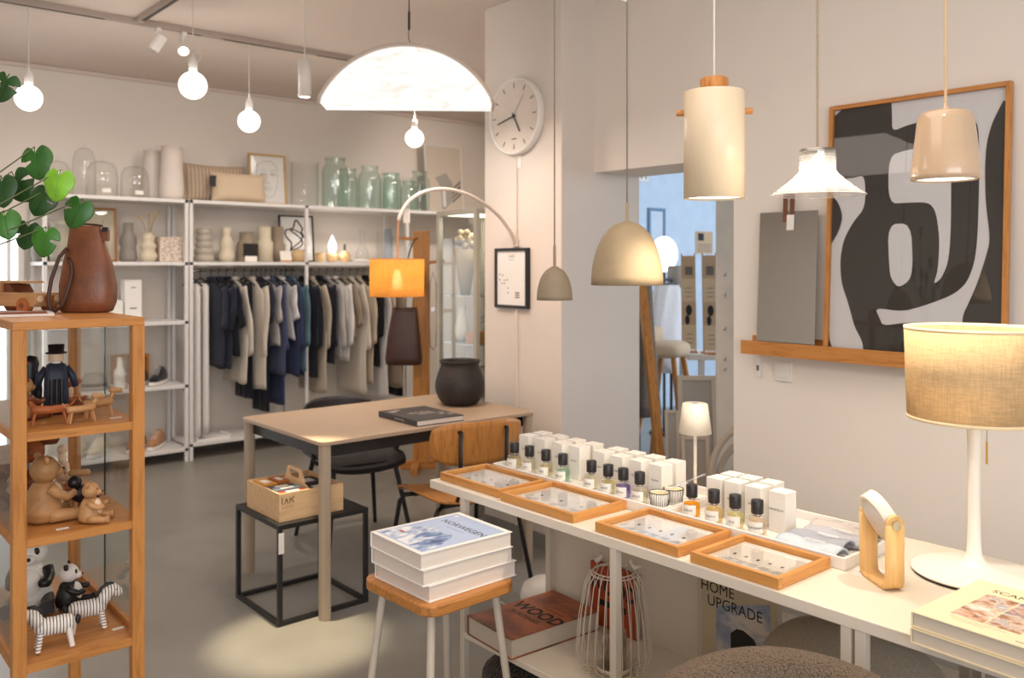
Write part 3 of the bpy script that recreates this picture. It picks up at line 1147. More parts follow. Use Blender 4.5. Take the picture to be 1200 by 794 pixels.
def scandi(z, top, lab, dx=0):
    t = thing('picture_book', lab, 'book', (1.71 + dx, .80, z), -3, 'beige picture books')
    c = book_body(t, 0, -.33, .285, 0, .03, m_creamb, m_pages, '+y', .0025)
    MB(m_ink).box(.004, -.0035, .003, .012, -.0026, .027).build('spine_shadow_gap', t)
    if top:
        g = MB(m_ink)
        g.text('SCANDI KITCHEN', .026, COV(.238, -.048, .0303), 'LEFT', sx=1.05)
        g.use(m_photo)
        g.box(.134, -.112, .0300, .212, -.050, .0303)
        g.box(.052, -.178, .0300, .131, -.115, .0303)
        g.use(m_photo2)
        g.box(.134, -.178, .0300, .212, -.115, .0303)
        g.use(m_photo3)
        g.box(.052, -.112, .0300, .131, -.050, .0303)
        g.use(m_inkg)
        g.box(.040, -.16, .0300, .0412, -.055, .0302)
        g.box(.030, -.125, .0300, .0312, -.065, .0302)
        g.box(.016, -.22, .0300, .019, -.185, .0302)
        g.build('cover_print', c)


scandi(.7505, False, 'beige picture book at the bottom of the pair by the lamp', -.004)
scandi(.7812, True, 'beige picture book on top of the pair, with four kitchen photographs')

# lower shelf: wood book, lantern, upright books
SZ = .2885
m_woodc = scene_print('charred_wood_print', [(.34, S(58, 30, 22)), (.5, S(126, 60, 30)), (.64, S(178, 92, 44))], 7, (1, .5, 1), 5, .4)
t = thing('wood_book', 'thick brown wood-grain picture book lying on the lower shelf', 'book', (1.742, 2.262, SZ), -3)
c = book_body(t, 0, -.235, .365, 0, .062, m_woodc, m_pages, '+y', .003)
g = MB(m_ink)
g.text('WOOD', .072, COV(.19, -.128, .0623), sx=.92, bold=.03)
g.use(paint('dark_brown_print', S(64, 32, 24), .6))
g.text('BUILDINGS', .028, COV(.142, -.120, .0623), bold=.02)
g.box(.238, -.20, .062, .2405, -.10, .0623)
g.build('cover_print', c)

m_wire = paint('cream_wire', S(214, 202, 184), .45)
t = thing('wire_lantern', 'cream wire lantern with a candle holder on the lower shelf', 'lantern', (1.915, 1.778, SZ))
for k in range(26):
    a = 2 * PI * k / 26
    c, s = math.cos(a), math.sin(a)
    MB(m_wire).tube([(.058 * c, .058 * s, .002), (.098 * c, .098 * s, .012), (.112 * c, .112 * s, .06), (.104 * c, .104 * s, .16), (.085 * c, .085 * s, .265), (.068 * c, .068 * s, .292), (.060 * c, .060 * s, .296)], .0016, 5).build('wire', t)
g = MB(m_wire)
for r_, z_ in ((.058, .003), (.061, .297), (.068, .290)):
    g.tube([(r_ * math.cos(2 * PI * i / 32), r_ * math.sin(2 * PI * i / 32), z_) for i in range(32)], .002, 6, True)
g.build('ring', t)
for a0 in (95, 300):
    c_, s_ = .064 * math.cos(R(a0)), .064 * math.sin(R(a0))
    g = MB(m_wire).tube([(c_ * 1.35, s_ * 1.35, .318), (c_ * 1.15, s_ * 1.15, .316), (c_, s_, .312), (c_ * .8, s_ * .8, .322), (c_ * .7, s_ * .7, .330)], [.001, .005, .0095, .0065, .002], 10)
    g.ell((c_ * .78, s_ * .78, .330), .007, 10)
    g.cyl((c_, s_, .295), (c_, s_, .306), .0012, n=6)
    g.build('bird_ornament', t)
MB(m_wire).lathe([(0, .004), (.05, .004), (.052, .02), (.05, .02), (.048, .007), (0, .007)], n=28).build('candle_tray', t)
MB(thin_glass('smoked_glass', (.86, .84, .80, 1), 1, .03, .05)).lathe([(0, .008), (.036, .008), (.037, .12), (.0355, .12), (.0345, .011), (0, .011)], n=28).build('candle_glass', t)

m_coral = paint('burnt_orange_cover', S(176, 74, 36), .5, var=.2, vscale=12)
t = thing('upright_book', 'burnt orange book with black letters standing behind the wire lantern', 'book', (2.132, 1.975, SZ), 0)
g = MB(m_coral).box(-.012, -.10, 0, .012, .10, .205)
g.use(m_ink)
g.text('WOOD', .070, LFACE(-.0123, 0, .135), sx=.85, bold=.03)
g.box(-.0124, -.06, .07, -.012, .06, .09)
g.build('cover', t, bev=.002)
MB(m_pages).box(-.009, -.101, .003, .009, -.095, .202).build('pages', t)

m_cov = paint('oatmeal_cover', S(196, 182, 152), .6, var=.03)
m_sky = scene_print('cloudy_sky_print', [(.3, S(112, 124, 158)), (.46, S(160, 168, 186)), (.56, S(214, 206, 196)), (.8, S(220, 204, 182))], 7, (1, 1, 1.6), 5, .5)
t = thing('upright_book', 'oatmeal home design book with a cloudy house photograph standing on the lower shelf', 'book', (2.118, 1.478, SZ))
g = MB(m_cov).box(-.016, -.125, 0, .016, .125, .298)
c = g.build('cover', t, bev=.001)
MB(m_pages).box(-.013, -.1255, .003, .013, -.12, .295).build('pages', t)
g = MB(m_sky)
fx = -.0162
g.ngon([(fx, .072, .012), (fx, -.108, .012), (fx, -.108, .268), (fx, .072, .215)])
g.use(m_ink)
hs = [(.022, .01), (.022, .150), (.002, .168), (-.02, .170), (-.055, .156), (-.08, .115), (-.09, .075), (-.1, .01)]
g.ngon([(fx - .0004, y, z) for y, z in hs])
g.use(paint('chimney_grey', S(90, 92, 110), .6))
g.ngon([(fx - .0004, -.085, .08), (fx - .0004, -.096, .08), (fx - .0004, -.096, .16), (fx - .0004, -.085, .16)])
g.use(m_pages)
g.ngon([(fx - .0008, .018, .02), (fx - .0008, .004, .02), (fx - .0008, .004, .1), (fx - .0008, .018, .1)])
g.use(paint('dry_grass_print', S(150, 110, 60), .7))
for k in range(5):
    g.bar((fx - .0006, .05 - .006 * k, .015), (fx - .0006, .062 - .016 * k, .085 - .008 * abs(k - 2)), .004, .0004, (1, 0, 0))
g.build('cover_photo', c)
g = MB(m_ink)
g.text('HOME', .044, LFACE(fx - .001, .068, .262), sx=.95)
g.text('UPGRADE', .044, LFACE(fx - .001, .010, .222), sx=.95)
g.build('lettering', c)
t = thing('flat_book', 'grey-green book lying flat below the upright home design book', 'book', (1.96, 1.51, SZ), 14)
book_body(t, -.10, -.075, .10, .075, .02, paint('sage_cover', S(132, 126, 108), .6), m_pages, '+y')

# upholstered chairs
m_bcl = boucle('brown_boucle', S(172, 140, 100), S(98, 76, 50), 330)
m_gfab = fabric('grey_upholstery', S(156, 144, 126), .95, .16, 190, .4)


def tub_back(mat, Rr, thick, zt, zb, crest, a0=-105, a1=105):
    rs = []
    n = 36
    for i in range(n + 1):
        a = R(a0 + (a1 - a0) * i / n)
        end = min(1, (i + .0) / 2.2, (n - i) / 2.2)
        end = math.sqrt(max(.12, min(1, end)))
        top = zt - crest * (1 - math.cos(a * .82)) * 1.15
        ring = []
        for k in range(14):
            b = 2 * PI * k / 14
            rad = Rr - thick / 2 + thick / 2 * math.copysign(abs(math.cos(b)) ** .8, math.cos(b)) * end
            h = (top - zb) / 2
            z = zb + h + h * math.copysign(abs(math.sin(b)) ** .5, math.sin(b)) * (.6 + .4 * end)
            ring.append((rad * math.sin(a), rad * math.cos(a), z))
        rs.append(ring)
    return MB(mat).rings(rs)


t = thing('armchair', 'brown bouclé tub armchair in front of the white table', 'armchair', (1.238, .718, 0), -40.5)
tub_back(m_bcl, .38, .15, .772, .16, .16).build('backrest', t, sub=1)
MB(m_bcl).ell((0, -.04, .34), (.25, .27, .10), 28, None, 3.2).build('seat_cushion', t)
for sx, sy in ((-1, -1), (1, -1), (-1, 1), (1, 1)):
    MB(m_oakz).cyl((sx * .2, sy * .18, .26), (sx * .22, sy * .2, 0), .018, .012).build('leg', t)

t = thing('armchair', 'grey upholstered low armchair tucked under the white table', 'armchair', (2.02, 1.065, 0), 10)
MB(m_gfab).ell((0, .02, .46), (.10, .235, .165), 34, None, 2.1).build('backrest', t)
MB(m_gfab).ell((.0, -.02, .19), (.12, .19, .08), 28, None, 3.2).build('seat', t)
for sx, sy in ((-1, -1), (1, -1), (-1, 1), (1, 1)):
    MB(m_black).cyl((sx * .06, sy * .12, .16), (sx * .08, sy * .15, 0), .012, .009).build('leg', t)
t = thing('pouf', 'dark grey upholstered pouf under the second white table', 'pouf', (2.03, .58, 0), 0)
MB(m_gfab).ell((0, 0, .29), (.22, .27, .27), 34, None, 2.6).build('cushion', t)
MB(m_black).cyl((0, 0, 0), (0, 0, .03), .16, n=28).build('base', t)
t = thing('floor_cushion', 'dark brown curly floor cushion under the lower shelf', 'cushion', (1.93, 1.98, 0))
MB(boucle('dark_curly_wool', S(64, 50, 36), S(20, 15, 11), 130)).ell((0, 0, .11), (.17, .34, .11), 36, None, 3).build('cushion', t)
# ------------------------------------------------------------------ dining table group
t = thing('dining_table', 'beige rectangular table with rounded legs in front of the clothes rail', 'table', (2.365, 3.685, 0))
g = MB(m_table).prism(rrect(1.2, .81, .035, 6), .732, .75)
g.build('tabletop', t, bev=.003)
g = MB(m_black)
g.box(-.55, -.35, .672, .55, -.33, .731).box(-.55, .33, .672, .55, .35, .731).box(-.56, -.35, .672, -.54, .35, .731).box(.54, -.35, .672, .56, .35, .731)
g.box(-.3, -.33, .69, .1, .33, .731)
g.build('apron', t)
for sx in (-1, 1):
    for sy in (-1, 1):
        g = MB(m_tablemetal).prism([(sx * .568 + x, sy * .373 + y) for x, y in rrect(.046, .046, .016, 4)], 0, .732)
        g.build('leg', t)

# black book on the table
m_charc = paint('charcoal_bookcloth', S(58, 54, 54), .5, var=.06)
m_petal = scene_print('pale_flower_print', [(.4, S(70, 64, 62)), (.55, S(196, 180, 172)), (.7, S(226, 214, 206))], 40)
t = thing('coffee_table_book', 'black hardcover book with pale letters lying on the beige table', 'book', (2.262, 3.312, .7503), -2)
c = book_body(t, 0, 0, .262, .345, .027, m_charc, m_pagesw, '-x', .003)
g = MB(paint('pale_print', S(214, 200, 188), .6))
BK = lambda x, y, z: fr((1, 0, 0), (0, 1, 0), (x, y, z))
g.text('SEA FUL', .036, BK(.135, .190, .0273))
g.text('VES.EL', .036, BK(.15, .148, .0273))
g.text('SEA FULL VES EL', .012, fr((0, -1, 0), (0, 0, 1), (-.0004, .15, .0135)))
g.use(m_petal)
for x, y, rx, ry in ((.04, .285, .025, .022), (.075, .30, .022, .016), (.205, .10, .02, .014), (.235, .075, .018, .018), (.225, .14, .02, .008)):
    g.ngon([(x + rx * math.cos(a) * (1 + .2 * math.sin(5 * a)), y + ry * math.sin(a), .0272) for a in [2 * PI * i / 22 for i in range(22)]])
g.build('cover_print', c)

# black vase
m_clay = paint('black_clay', S(40, 34, 33), .62, var=.2, vscale=16, bump=.25, bscale=40)
t = thing('clay_vase', 'rounded black clay vase standing on the far end of the beige table', 'vase', (2.80, 3.70, .7503))
prof = [(0, 0), (.085, 0), (.105, .012), (.132, .06), (.139, .1), (.130, .145), (.112, .185), (.104, .205), (.104, .215), (.112, .224), (.114, .232), (.108, .236), (.098, .228), (.096, .21), (.105, .18), (.12, .14), (.128, .1), (.12, .06), (.09, .02), (0, .012)]
MB(m_clay).lathe([(a * .96, b * 1.0) for a, b in prof], n=44).build('vase', t, sub=1)

# black cube side table
t = thing('side_table', 'black steel cube frame side table under the end of the beige table', 'side table', (1.825, 3.575, 0))
x, y, e = .212, .215, .018
g = MB(m_black)
g.box(-x, -y, .396, x, y, .416)
g.build('tabletop', t, bev=.001)
for sx in (-1, 1):
    for sy in (-1, 1):
        MB(m_black).box(sx * (x - e / 2) - e / 2, sy * (y - e / 2) - e / 2, 0, sx * (x - e / 2) + e / 2, sy * (y - e / 2) + e / 2, .396).build('leg', t)
for a in ((-x + e, -y, x - e, -y + e), (-x + e, y - e, x - e, y), (-x, -y + e, -x + e, y - e), (x - e, -y + e, x, y - e)):
    MB(m_black).box(a[0], a[1], 0, a[2], a[3], e).build('base_rail', t)
MB(m_tagp).box(-x - .002, -y - .004, .30, -x + .022, -y - .002, .385).build('price_tag', t)

# birch crate
t = thing('birch_crate', 'pale birch crate with a tall handle board standing on the black side table', 'crate', (1.785, 3.56, .4163))
x, y, h, e = .150, .160, .118, .009
g = MB(m_birch)
g.box(-x, -y, 0, x, y, .008)
g.box(-x, -y, .008, x, -y + e, h).box(-x, y - e, .008, x, y, h).box(-x, -y + e, .008, -x + e, y - e, h).box(x - e, -y + e, .008, x, y - e, h)
c = g.build('crate_body', t, bev=.0012)
# handle board with slot
ob = [(-.15, .009), (.15, .009), (.15, .105), (.085, .125), (.060, .178), (.052, .182), (-.052, .182), (-.060, .178), (-.085, .125), (-.15, .105)]
sl = [(.038 * (1 if q in (0, 3) else -1) + .012 * math.cos(a) * 1, .155 + .012 * math.sin(a)) for q, a in ((3, R(-90)), (3, R(-30)), (3, R(30)), (3, R(90)), (1, R(90)), (1, R(150)), (1, R(210)), (1, R(270)))]
g = MB(m_birch)
T = fr((0, -1, 0), (0, 0, 1), (0, 0, 0))
lower = [p for p in ob if p[1] < .13]
g.prism([(-.15, .009), (.15, .009), (.15, .105), (.085, .125), (.080, .138), (-.080, .138), (-.085, .125), (-.15, .105)], -.005, .005, T)
g.prism([(-.080, .138), (-.038, .138), (-.046, .146), (-.048, .155), (-.046, .163), (-.038, .169), (-.038, .182), (-.052, .182), (-.060, .176)], -.005, .005, T)
g.prism([(.080, .138), (.060, .176), (.052, .182), (.038, .182), (.038, .169), (.046, .163), (.048, .155), (.046, .146), (.038, .138)], -.005, .005, T)
g.prism([(-.038, .169), (.038, .169), (.038, .182), (-.038, .182)], -.005, .005, T)
g.build('handle_board', t)
FY = lambda x, y, z: fr((1, 0, 0), (0, 0, 1), (x, y, z))
g = MB(m_ink)
yf = -y - .0006
# carved-looking letters L /\ | <
for a, b in (((-.138, .100), (-.138, .076)), ((-.138, .076), (-.132, .074)), ((-.126, .074), (-.118, .094)), ((-.118, .094), (-.110, .074)), ((-.102, .074), (-.102, .097)), ((-.084, .100), (-.096, .087)), ((-.096, .087), (-.084, .074))):
    g.bar((a[0], yf, a[1]), (b[0], yf, b[1]), .0035, .001, (0, 1, 0))
g.use(m_inkg)
g.text('Raumduft Oslo', .0085, FY(-.112, yf, .058))
g.build('lettering', c)


def soap(name, lab, x0, y0, x1, y1, z1, c, rz=0):
    cx, cy = (x0 + x1) / 2, (y0 + y1) / 2
    t = thing(name, lab, 'soap box', (1.785 + cx, 3.56 + cy, .4245), rz, 'boxes in the birch crate')
    MB(c).box(x0 - cx, y0 - cy, 0, x1 - cx, y1 - cy, z1).build('box', t, bev=.002)
    MB(m_tagp).box((x0 - cx) * .5, (y0 - cy) * .5, z1, (x1 - cx) * .5, (y1 - cy) * .5, z1 + .0005).build('sticker', t)


soap('soap_box', 'rust red box in the front left of the birch crate', -.132, -.145, -.012, -.10, .105, paint('rust_card', S(156, 62, 40), .6))
soap('soap_box', 'grey blue box behind the rust red one in the crate', -.132, -.092, -.012, -.048, .108, paint('bluegrey_card', S(120, 134, 146), .6))
soap('soap_box', 'dark slate box in the middle left of the crate', -.132, -.040, -.012, .008, .104, paint('slate_card', S(78, 80, 92), .6))
soap('soap_box', 'mustard yellow box at the back left of the crate', -.132, .02, -.07, .14, .110, paint('mustard_card', S(206, 146, 62), .6))
soap('soap_box', 'burnt ochre box beside the mustard one in the crate', -.06, .03, -.012, .14, .112, paint('ochre_card', S(176, 104, 46), .6))
soap('soap_box', 'black box right of the handle board in the crate', .012, -.14, .13, -.04, .095, m_blackp)
soap('soap_box', 'charcoal box behind the black one in the crate', .012, -.03, .13, .09, .098, paint('charcoal_card', S(66, 60, 60), .6))

# oak school chair tucked under the table
t = thing('school_chair', 'oak plywood chair on black tube legs tucked under the beige table', 'chair', (2.43, 3.235, 0), -7)


def seat_fn(u, v):
    x = (u - .5) * .44
    y = (v - .5) * .43
    k = 1 - .08 * (1 - v)
    z = .455 + .018 * (abs(u - .5) * 2) ** 2 - .035 * max(0, v - .82) / .18 + .012 * (v - .5)
    # rounded outline
    rx = math.sqrt(max(.0, 1 - (abs(v - .5) * 2) ** 6 * .22))
    return (x * k * rx, y, z)


MB(m_oaky).grid(seat_fn, 14, 14).build('seat', t, solid=.011)
m_plyb = wood('oak_ply_back', S(196, 132, 66), S(158, 100, 44), 2, 8)


def back_fn(u, v):
    a = (u - .5) * 2
    wv = .235 * (1 - .14 * abs(v - .6) ** 1.5)
    hz = .095 * (1 - .42 * abs(a) ** 4) * (v - .5) * 2
    return (a * wv, -.235 + .065 * a * a - .02 * (v - .5), .708 + hz + .012 * a * a * (1 if v > .5 else 0))


MB(m_plyb).grid(back_fn, 20, 8).build('backrest', t, solid=.011)
m_tubeb = paint('black_tube', S(26, 25, 26), .35)
for sx in (-1, 1):
    MB(m_tubeb).tube([(sx * .15, -.14, .432), (sx * .19, -.165, .42), (sx * .212, -.178, .39), (sx * .262, -.235, .028)], .0105, 10).build('leg', t)
    MB(m_tubeb).tube([(sx * .15, .12, .432), (sx * .19, .15, .425), (sx * .208, .165, .40), (sx * .24, .235, .028)], .0105, 10).build('leg', t)
    g = MB(m_tubeb).tube([(sx * .118, -.10, .436), (sx * .118, -.20, .45), (sx * .118, -.232, .50), (sx * .118, -.238, .62), (sx * .118, -.243, .765)], .009, 10)
    g.cyl((sx * .118, -.243, .765), (sx * .118, -.222, .765), .009)
    g.build('back_strut', t)
    for ly, lx in ((-.235, .262), (.235, .24)):
        MB(m_oak).cyl((sx * lx, ly, 0), (sx * lx, ly, .030), .0115, .0125).build('foot', t)
g = MB(m_tubeb).bar((-.16, -.14, .432), (.16, -.14, .432), .02).bar((-.16, .12, .432), (.16, .12, .432), .02)
g.bar((-.118, -.14, .434), (-.118, .12, .434), .02).bar((.118, -.14, .434), (.118, .12, .434), .02)
g.build('seat_frame', t)

# black armchair on the far side
t = thing('shell_chair', 'black shell chair on slim black legs behind the beige table', 'chair', (2.43, 4.16, 0), 172)


def bseat(u, v):
    x = (u - .5) * .47
    y = (v - .5) * .44
    rx = math.sqrt(max(0, 1 - (abs(v - .5) * 2) ** 5 * .25))
    return (x * rx, y, .445 + .03 * (abs(u - .5) * 2) ** 2.5 - .03 * max(0, v - .8) / .2 + .01 * (.5 - v))


m_shellb = paint('black_shell', S(44, 40, 42), .5, var=.05)
MB(m_shellb).grid(bseat, 14, 14).build('seat', t, solid=.012)


def bback(u, v):
    a = (u - .5) * 2
    return (a * .225 * (1 - .16 * v ** 3), -.26 + .075 * a * a - .03 * v, .61 + .175 * (v - .25) * (1 - .18 * abs(a) ** 4))


MB(m_shellb).grid(bback, 18, 8).build('backrest', t, solid=.012)
for sx in (-1, 1):
    g = MB(m_shellb).tube(bez((sx * .20, -.22, .66), (sx * .285, -.16, .66), (sx * .285, .0, .66), (sx * .262, .03, .62), 8) + bez((sx * .262, .03, .60), (sx * .25, .06, .52), (sx * .235, .04, .46), (sx * .21, .02, .44), 6), .013, 8)
    g.build('armrest', t)
    g = MB(m_shellb).bar((sx * .12, -.19, .44), (sx * .15, -.25, .60), .03, .012)
    g.build('back_bracket', t)
    MB(m_black).cyl((sx * .17, .15, .44), (sx * .235, .25, 0), .0135, .0105).build('leg', t)
    MB(m_black).cyl((sx * .17, -.15, .44), (sx * .235, -.25, 0), .0135, .0105).build('leg', t)
MB(m_black).bar((-.18, .15, .436), (.18, .15, .436), .022).bar((-.18, -.15, .436), (.18, -.15, .436), .022).bar((0, -.15, .434), (0, .15, .434), .03, .02).build('seat_frame', t)
MB(m_tagp).box(-.20, .158, .33, -.176, .162, .395).build('price_tag', t)

# stool with books
t = thing('stool', 'square oak stool with white splayed legs holding a stack of books', 'stool', (1.545, 2.145, 0), 2)
g = MB(m_oak).prism(rrect(.335, .345, .05, 8), .517, .549)
g.build('seat', t, bev=.006, seg=3)
for sx in (-1, 1):
    for sy in (-1, 1):
        MB(m_tablel).cyl((sx * .118, sy * .118, .518), (sx * .168, sy * .168, 0), .0115, n=16).build('leg', t)

m_mount = scene_print('snow_mountain_print', [(.36, S(40, 56, 96)), (.46, S(92, 128, 184)), (.53, S(176, 196, 224)), (.62, S(236, 240, 246))], 14, (1, 1.6, 1), 7, .4)
m_skyp = paint('pale_blue_print', S(176, 196, 230), .4, var=.04)
m_dgap = paint('shadow_gap', S(40, 38, 40), .8)
for k, (dx, dy, dz, rz) in enumerate(((0.006, -.004, 0, 1.5), (-.004, .0, .0462, 0), (-.006, .002, .0924, -1))):
    lab = ['bottom white Norway picture book of the stack on the stool', 'middle white Norway picture book of the stack on the stool', 'top Norway picture book of the stack with a snowy mountain cover'][k]
    t = thing('picture_book', lab, 'book', (1.395 + dx, 2.278 + dy, .5494 + dz), rz, 'Norway picture books')
    c = book_body(t, 0, -.272, .328, 0, .046, m_paper, m_pagesw, '+y', .0025)
    MB(m_dgap).box(.004, -.0045, .004, .006, -.0026, .042).build('hinge', t)
    if k == 2:
        g = MB(m_skyp).box(.014, -.258, .046, .310, -.014, .0463)
        g.use(m_mount)
        g.ngon([(.020, -.20, .0465), (.020, -.03, .0465), (.05, -.020, .0465), (.11, -.026, .0465), (.14, -.055, .0465), (.175, -.075, .0465), (.18, -.10, .0465), (.165, -.125, .0465), (.155, -.16, .0465), (.17, -.185, .0465), (.14, -.215, .0465), (.10, -.235, .0465), (.06, -.248, .0465), (.018, -.25, .0465)][::-1])
        g.use(paint('red_hut', S(170, 74, 52), .5))
        g.box(.070, -.070, .0465, .080, -.045, .0467)
        g.use(m_ink)
        g.text('NORWEGEN', .036, COV(.235, -.150, .0466), sx=1.02)
        g.use(m_inkg)
        g.box(.205, -.19, .0463, .2065, -.10, .0465)
        g.use(m_paper)
        g.box(.285, -.045, .0463, .298, -.03, .0465)
        g.build('cover_print', c)

# white dome beside the pillar
t = thing('white_dome_lamp', 'white rounded floor lamp partly hidden behind the end of the white table', 'lamp', (2.53, 2.75, 0))
MB(m_white).lathe([(0, .16), (.05, .155), (.09, .13), (.105, .085), (.09, .04), (.06, .02)], n=30).build('shade', t)
MB(m_white).lathe([(0, 0), (.07, 0), (.07, .012), (.05, .022), (0, .022)], n=28).build('base', t)
MB(m_cordw).tube(bez((2.42 - 2.53, .35, .004), (.0, .3, .004), (-.1, .12, .004), (-.068, .02, .006)), .003, 6).build('cable', t)
# ------------------------------------------------------------------ back shelving
YF, YK = 6.63, 7.03
Z1, Z2 = 1.975, 1.505


def shelving(x0, x1, posts, shelves, lab, back=True):
    t = thing('shelving_unit', lab, 'shelving', (x0, YF, 0), 0, 'white steel shelving units')
    W = x1 - x0
    for px in posts:
        for yy in (.0125, YK - YF - .0125):
            MB(m_shelf).box(px - x0 - .0125, yy - .0125, 0, px - x0 + .0125, yy + .0125, Z1).build('post', t)
    for a, b, z in shelves:
        MB(m_shelf).box(a - x0, 0, z - .026, b - x0, YK - YF, z).build('shelf', t, bev=.002)
    return t


sa = shelving(1.46, 2.452, (1.474, 2.440), [(1.46, 2.452, z) for z in (Z1, Z2, 1.062, .582, .104)], 'left white steel shelving unit with shoes on its lower shelves')
sb = shelving(2.462, 5.42, (2.475, 3.434, 4.429, 5.405), [(2.462, 5.42, Z1), (2.462, 4.44, Z2), (2.462, 5.42, .13)], 'wide white steel shelving unit with the clothes rail')
MB(m_chrome).cyl((2.475 - 2.462, .17, 1.437), (4.429 - 2.462, .17, 1.437), .0100, n=14).build('clothes_rail', sb)


def item(name, lab, cat, x, y, z, group=None, rz=0):
    return thing(name, lab, cat, (x, y, z + .0026), rz, group)


# --- top shelf, glass cloches
def cloche(x, y, r, h, lab, price=False, knob=True):
    t = item('glass_cloche', lab, 'glass cloche', x, y, Z1, 'glass cloches on the top shelf')
    MB(m_glass).lathe([(r, 0), (r, h * .55), (r * .93, h * .78), (r * .7, h * .94), (r * .35, h * .995), (0, h)], n=32).build('dome', t, solid=.003)
    MB(m_glass).lathe([(0, h), (.012, h + .004), (.018, h + .018), (.012, h + .03), (0, h + .033)], n=16).build('knob', t)
    if price:
        MB(m_tagp).box(-.03, -r - .003, .02, .03, -r - .001, .05).build('price_card', t)


cloche(1.60, 6.84, .085, .24, 'clear glass cloche at the far left behind the plant leaf')
cloche(1.80, 6.935, .08, .36, 'tallest clear glass cloche at the back of the top shelf')
cloche(1.87, 6.74, .105, .25, 'wide clear glass cloche in front of the tallest cloche', True)
cloche(2.11, 6.78, .10, .235, 'clear glass cloche beside the tall white vases', True)
m_matw = paint('matt_white_ceramic', S(226, 216, 206), .6, var=.03)


def lvase(name, lab, x, y, z, prof, mat, group=None, cat='vase', n=30):
    t = item(name, lab, cat, x, y, z, group)
    MB(mat).lathe(prof, n=n).build('body', t, solid=.004)
    k = prof[-1]
    MB(mat).lathe([(k[0] - .002, k[1] - .004), (k[0] + .003, k[1] - .004), (k[0] + .003, k[1] + .002), (k[0] - .002, k[1] + .002), (k[0] - .002, k[1] - .004)], n=n).build('rim', t)
    return t


lvase('tall_vase', 'tall white tapered vase in front, right end of the left shelf', 2.365, 6.74, Z1, [(0, 0), (.075, 0), (.088, .03), (.09, .08), (.075, .30), (.07, .40)], m_matw, 'tall white vases')
lvase('tall_vase', 'tall white vase half hidden behind the front one', 2.285, 6.91, Z1, [(0, 0), (.07, 0), (.08, .03), (.08, .08), (.07, .28), (.064, .375)], m_matw, 'tall white vases')
t = item('white_carton', 'small white carton between the tall vases and the cushions', 'carton', 2.415, 6.93, Z1)
MB(m_paper).box(-.035, -.05, 0, .03, .05, .13).build('box', t, bev=.002)
MB(m_paper).box(-.036, -.051, .128, .031, .051, .134).build('lid', t, bev=.001)

# cushions
m_rib = stripes('ribbed_linen', S(176, 154, 132), S(204, 184, 162), 11, 0, .5, .6, .9)
m_lin = fabric('sand_linen', S(214, 194, 166), .9, .06, 90, .2)


def cushion(lab, x, y, w, h, d, mat, rz, tilt, tagc=False):
    t = item('cushion', lab, 'cushion', x, y, Z1, 'cushions on the top shelf', rz)
    g = MB(mat)
    q = lambda u: (u - .5) * 2

    def fn(sgn):
        def f(u, v):
            a, b = q(u), q(v)
            px = a * w / 2 * (1 - .05 * (1 - b * b)) if abs(a) == 1 else a * w / 2
            e = max(0, (1 - a ** 4)) * max(0, (1 - b ** 4))
            pin = 1 - .06 * (1 - abs(b) ** 2) * abs(a) ** 6
            pin2 = 1 - .08 * (1 - abs(a) ** 2) * abs(b) ** 6
            return (a * w / 2 * pin, sgn * d / 2 * e ** .5, h / 2 + b * h / 2 * pin2)
        return f
    T = ROT('X', -tilt)
    g.grid(fn(-1), 20, 14, T=T)
    g.grid(lambda u, v: fn(1)(1 - u, v), 20, 14, T=T)
    o = g.build('cover', t)
    g = MB(mat)
    edge = [fn(0)(u, 0) for u in [i / 12 for i in range(13)]] + [fn(0)(1, i / 8) for i in range(1, 9)] + [fn(0)(1 - i / 12, 1) for i in range(1, 13)] + [fn(0)(0, 1 - i / 8) for i in range(1, 8)]
    g.T = T
    g.tube([(a, 0, c) for a, b, c in edge], .004, 6, True)
    g.build('piping', t)
    if tagc:
        MB(m_black).box(-w / 2 - .02, -.02, h * .5, -w / 2 + .03, -.012, h * .86).build('hang_tag', t)


cushion('taupe ribbed cushion behind the plain sand cushion', 2.77, 6.92, .52, .31, .13, m_rib, 0, 6)
cushion('plain sand linen cushion with a black hang tag', 2.90, 6.74, .44, .235, .14, m_lin, -3, 6, True)


def framed(name, lab, x, y, z, w, h, e, fm, paper, draw, tilt=5, cat='picture', rz=0):
    t = item(name, lab, cat, x, y, z, None, rz)
    T = ROT('X', -tilt)
    g = MB(fm)
    g.T = T
    g.box(-w / 2, 0, 0, -w / 2 + e, .02, h).box(w / 2 - e, 0, 0, w / 2, .02, h).box(-w / 2 + e, 0, 0, w / 2 - e, .02, e).box(-w / 2 + e, 0, h - e, w / 2 - e, .02, h)
    g.build('frame', t, bev=.001)
    g = MB(paper)
    g.T = T
    g.box(-w / 2 + e, .010, e, w / 2 - e, .016, h - e)
    draw(g, w, h)
    g.build('print', t)
    g = MB(m_glass)
    g.T = T
    g.box(-w / 2 + e, .004, e, w / 2 - e, .006, h - e)
    g.build('glass', t)
    return t


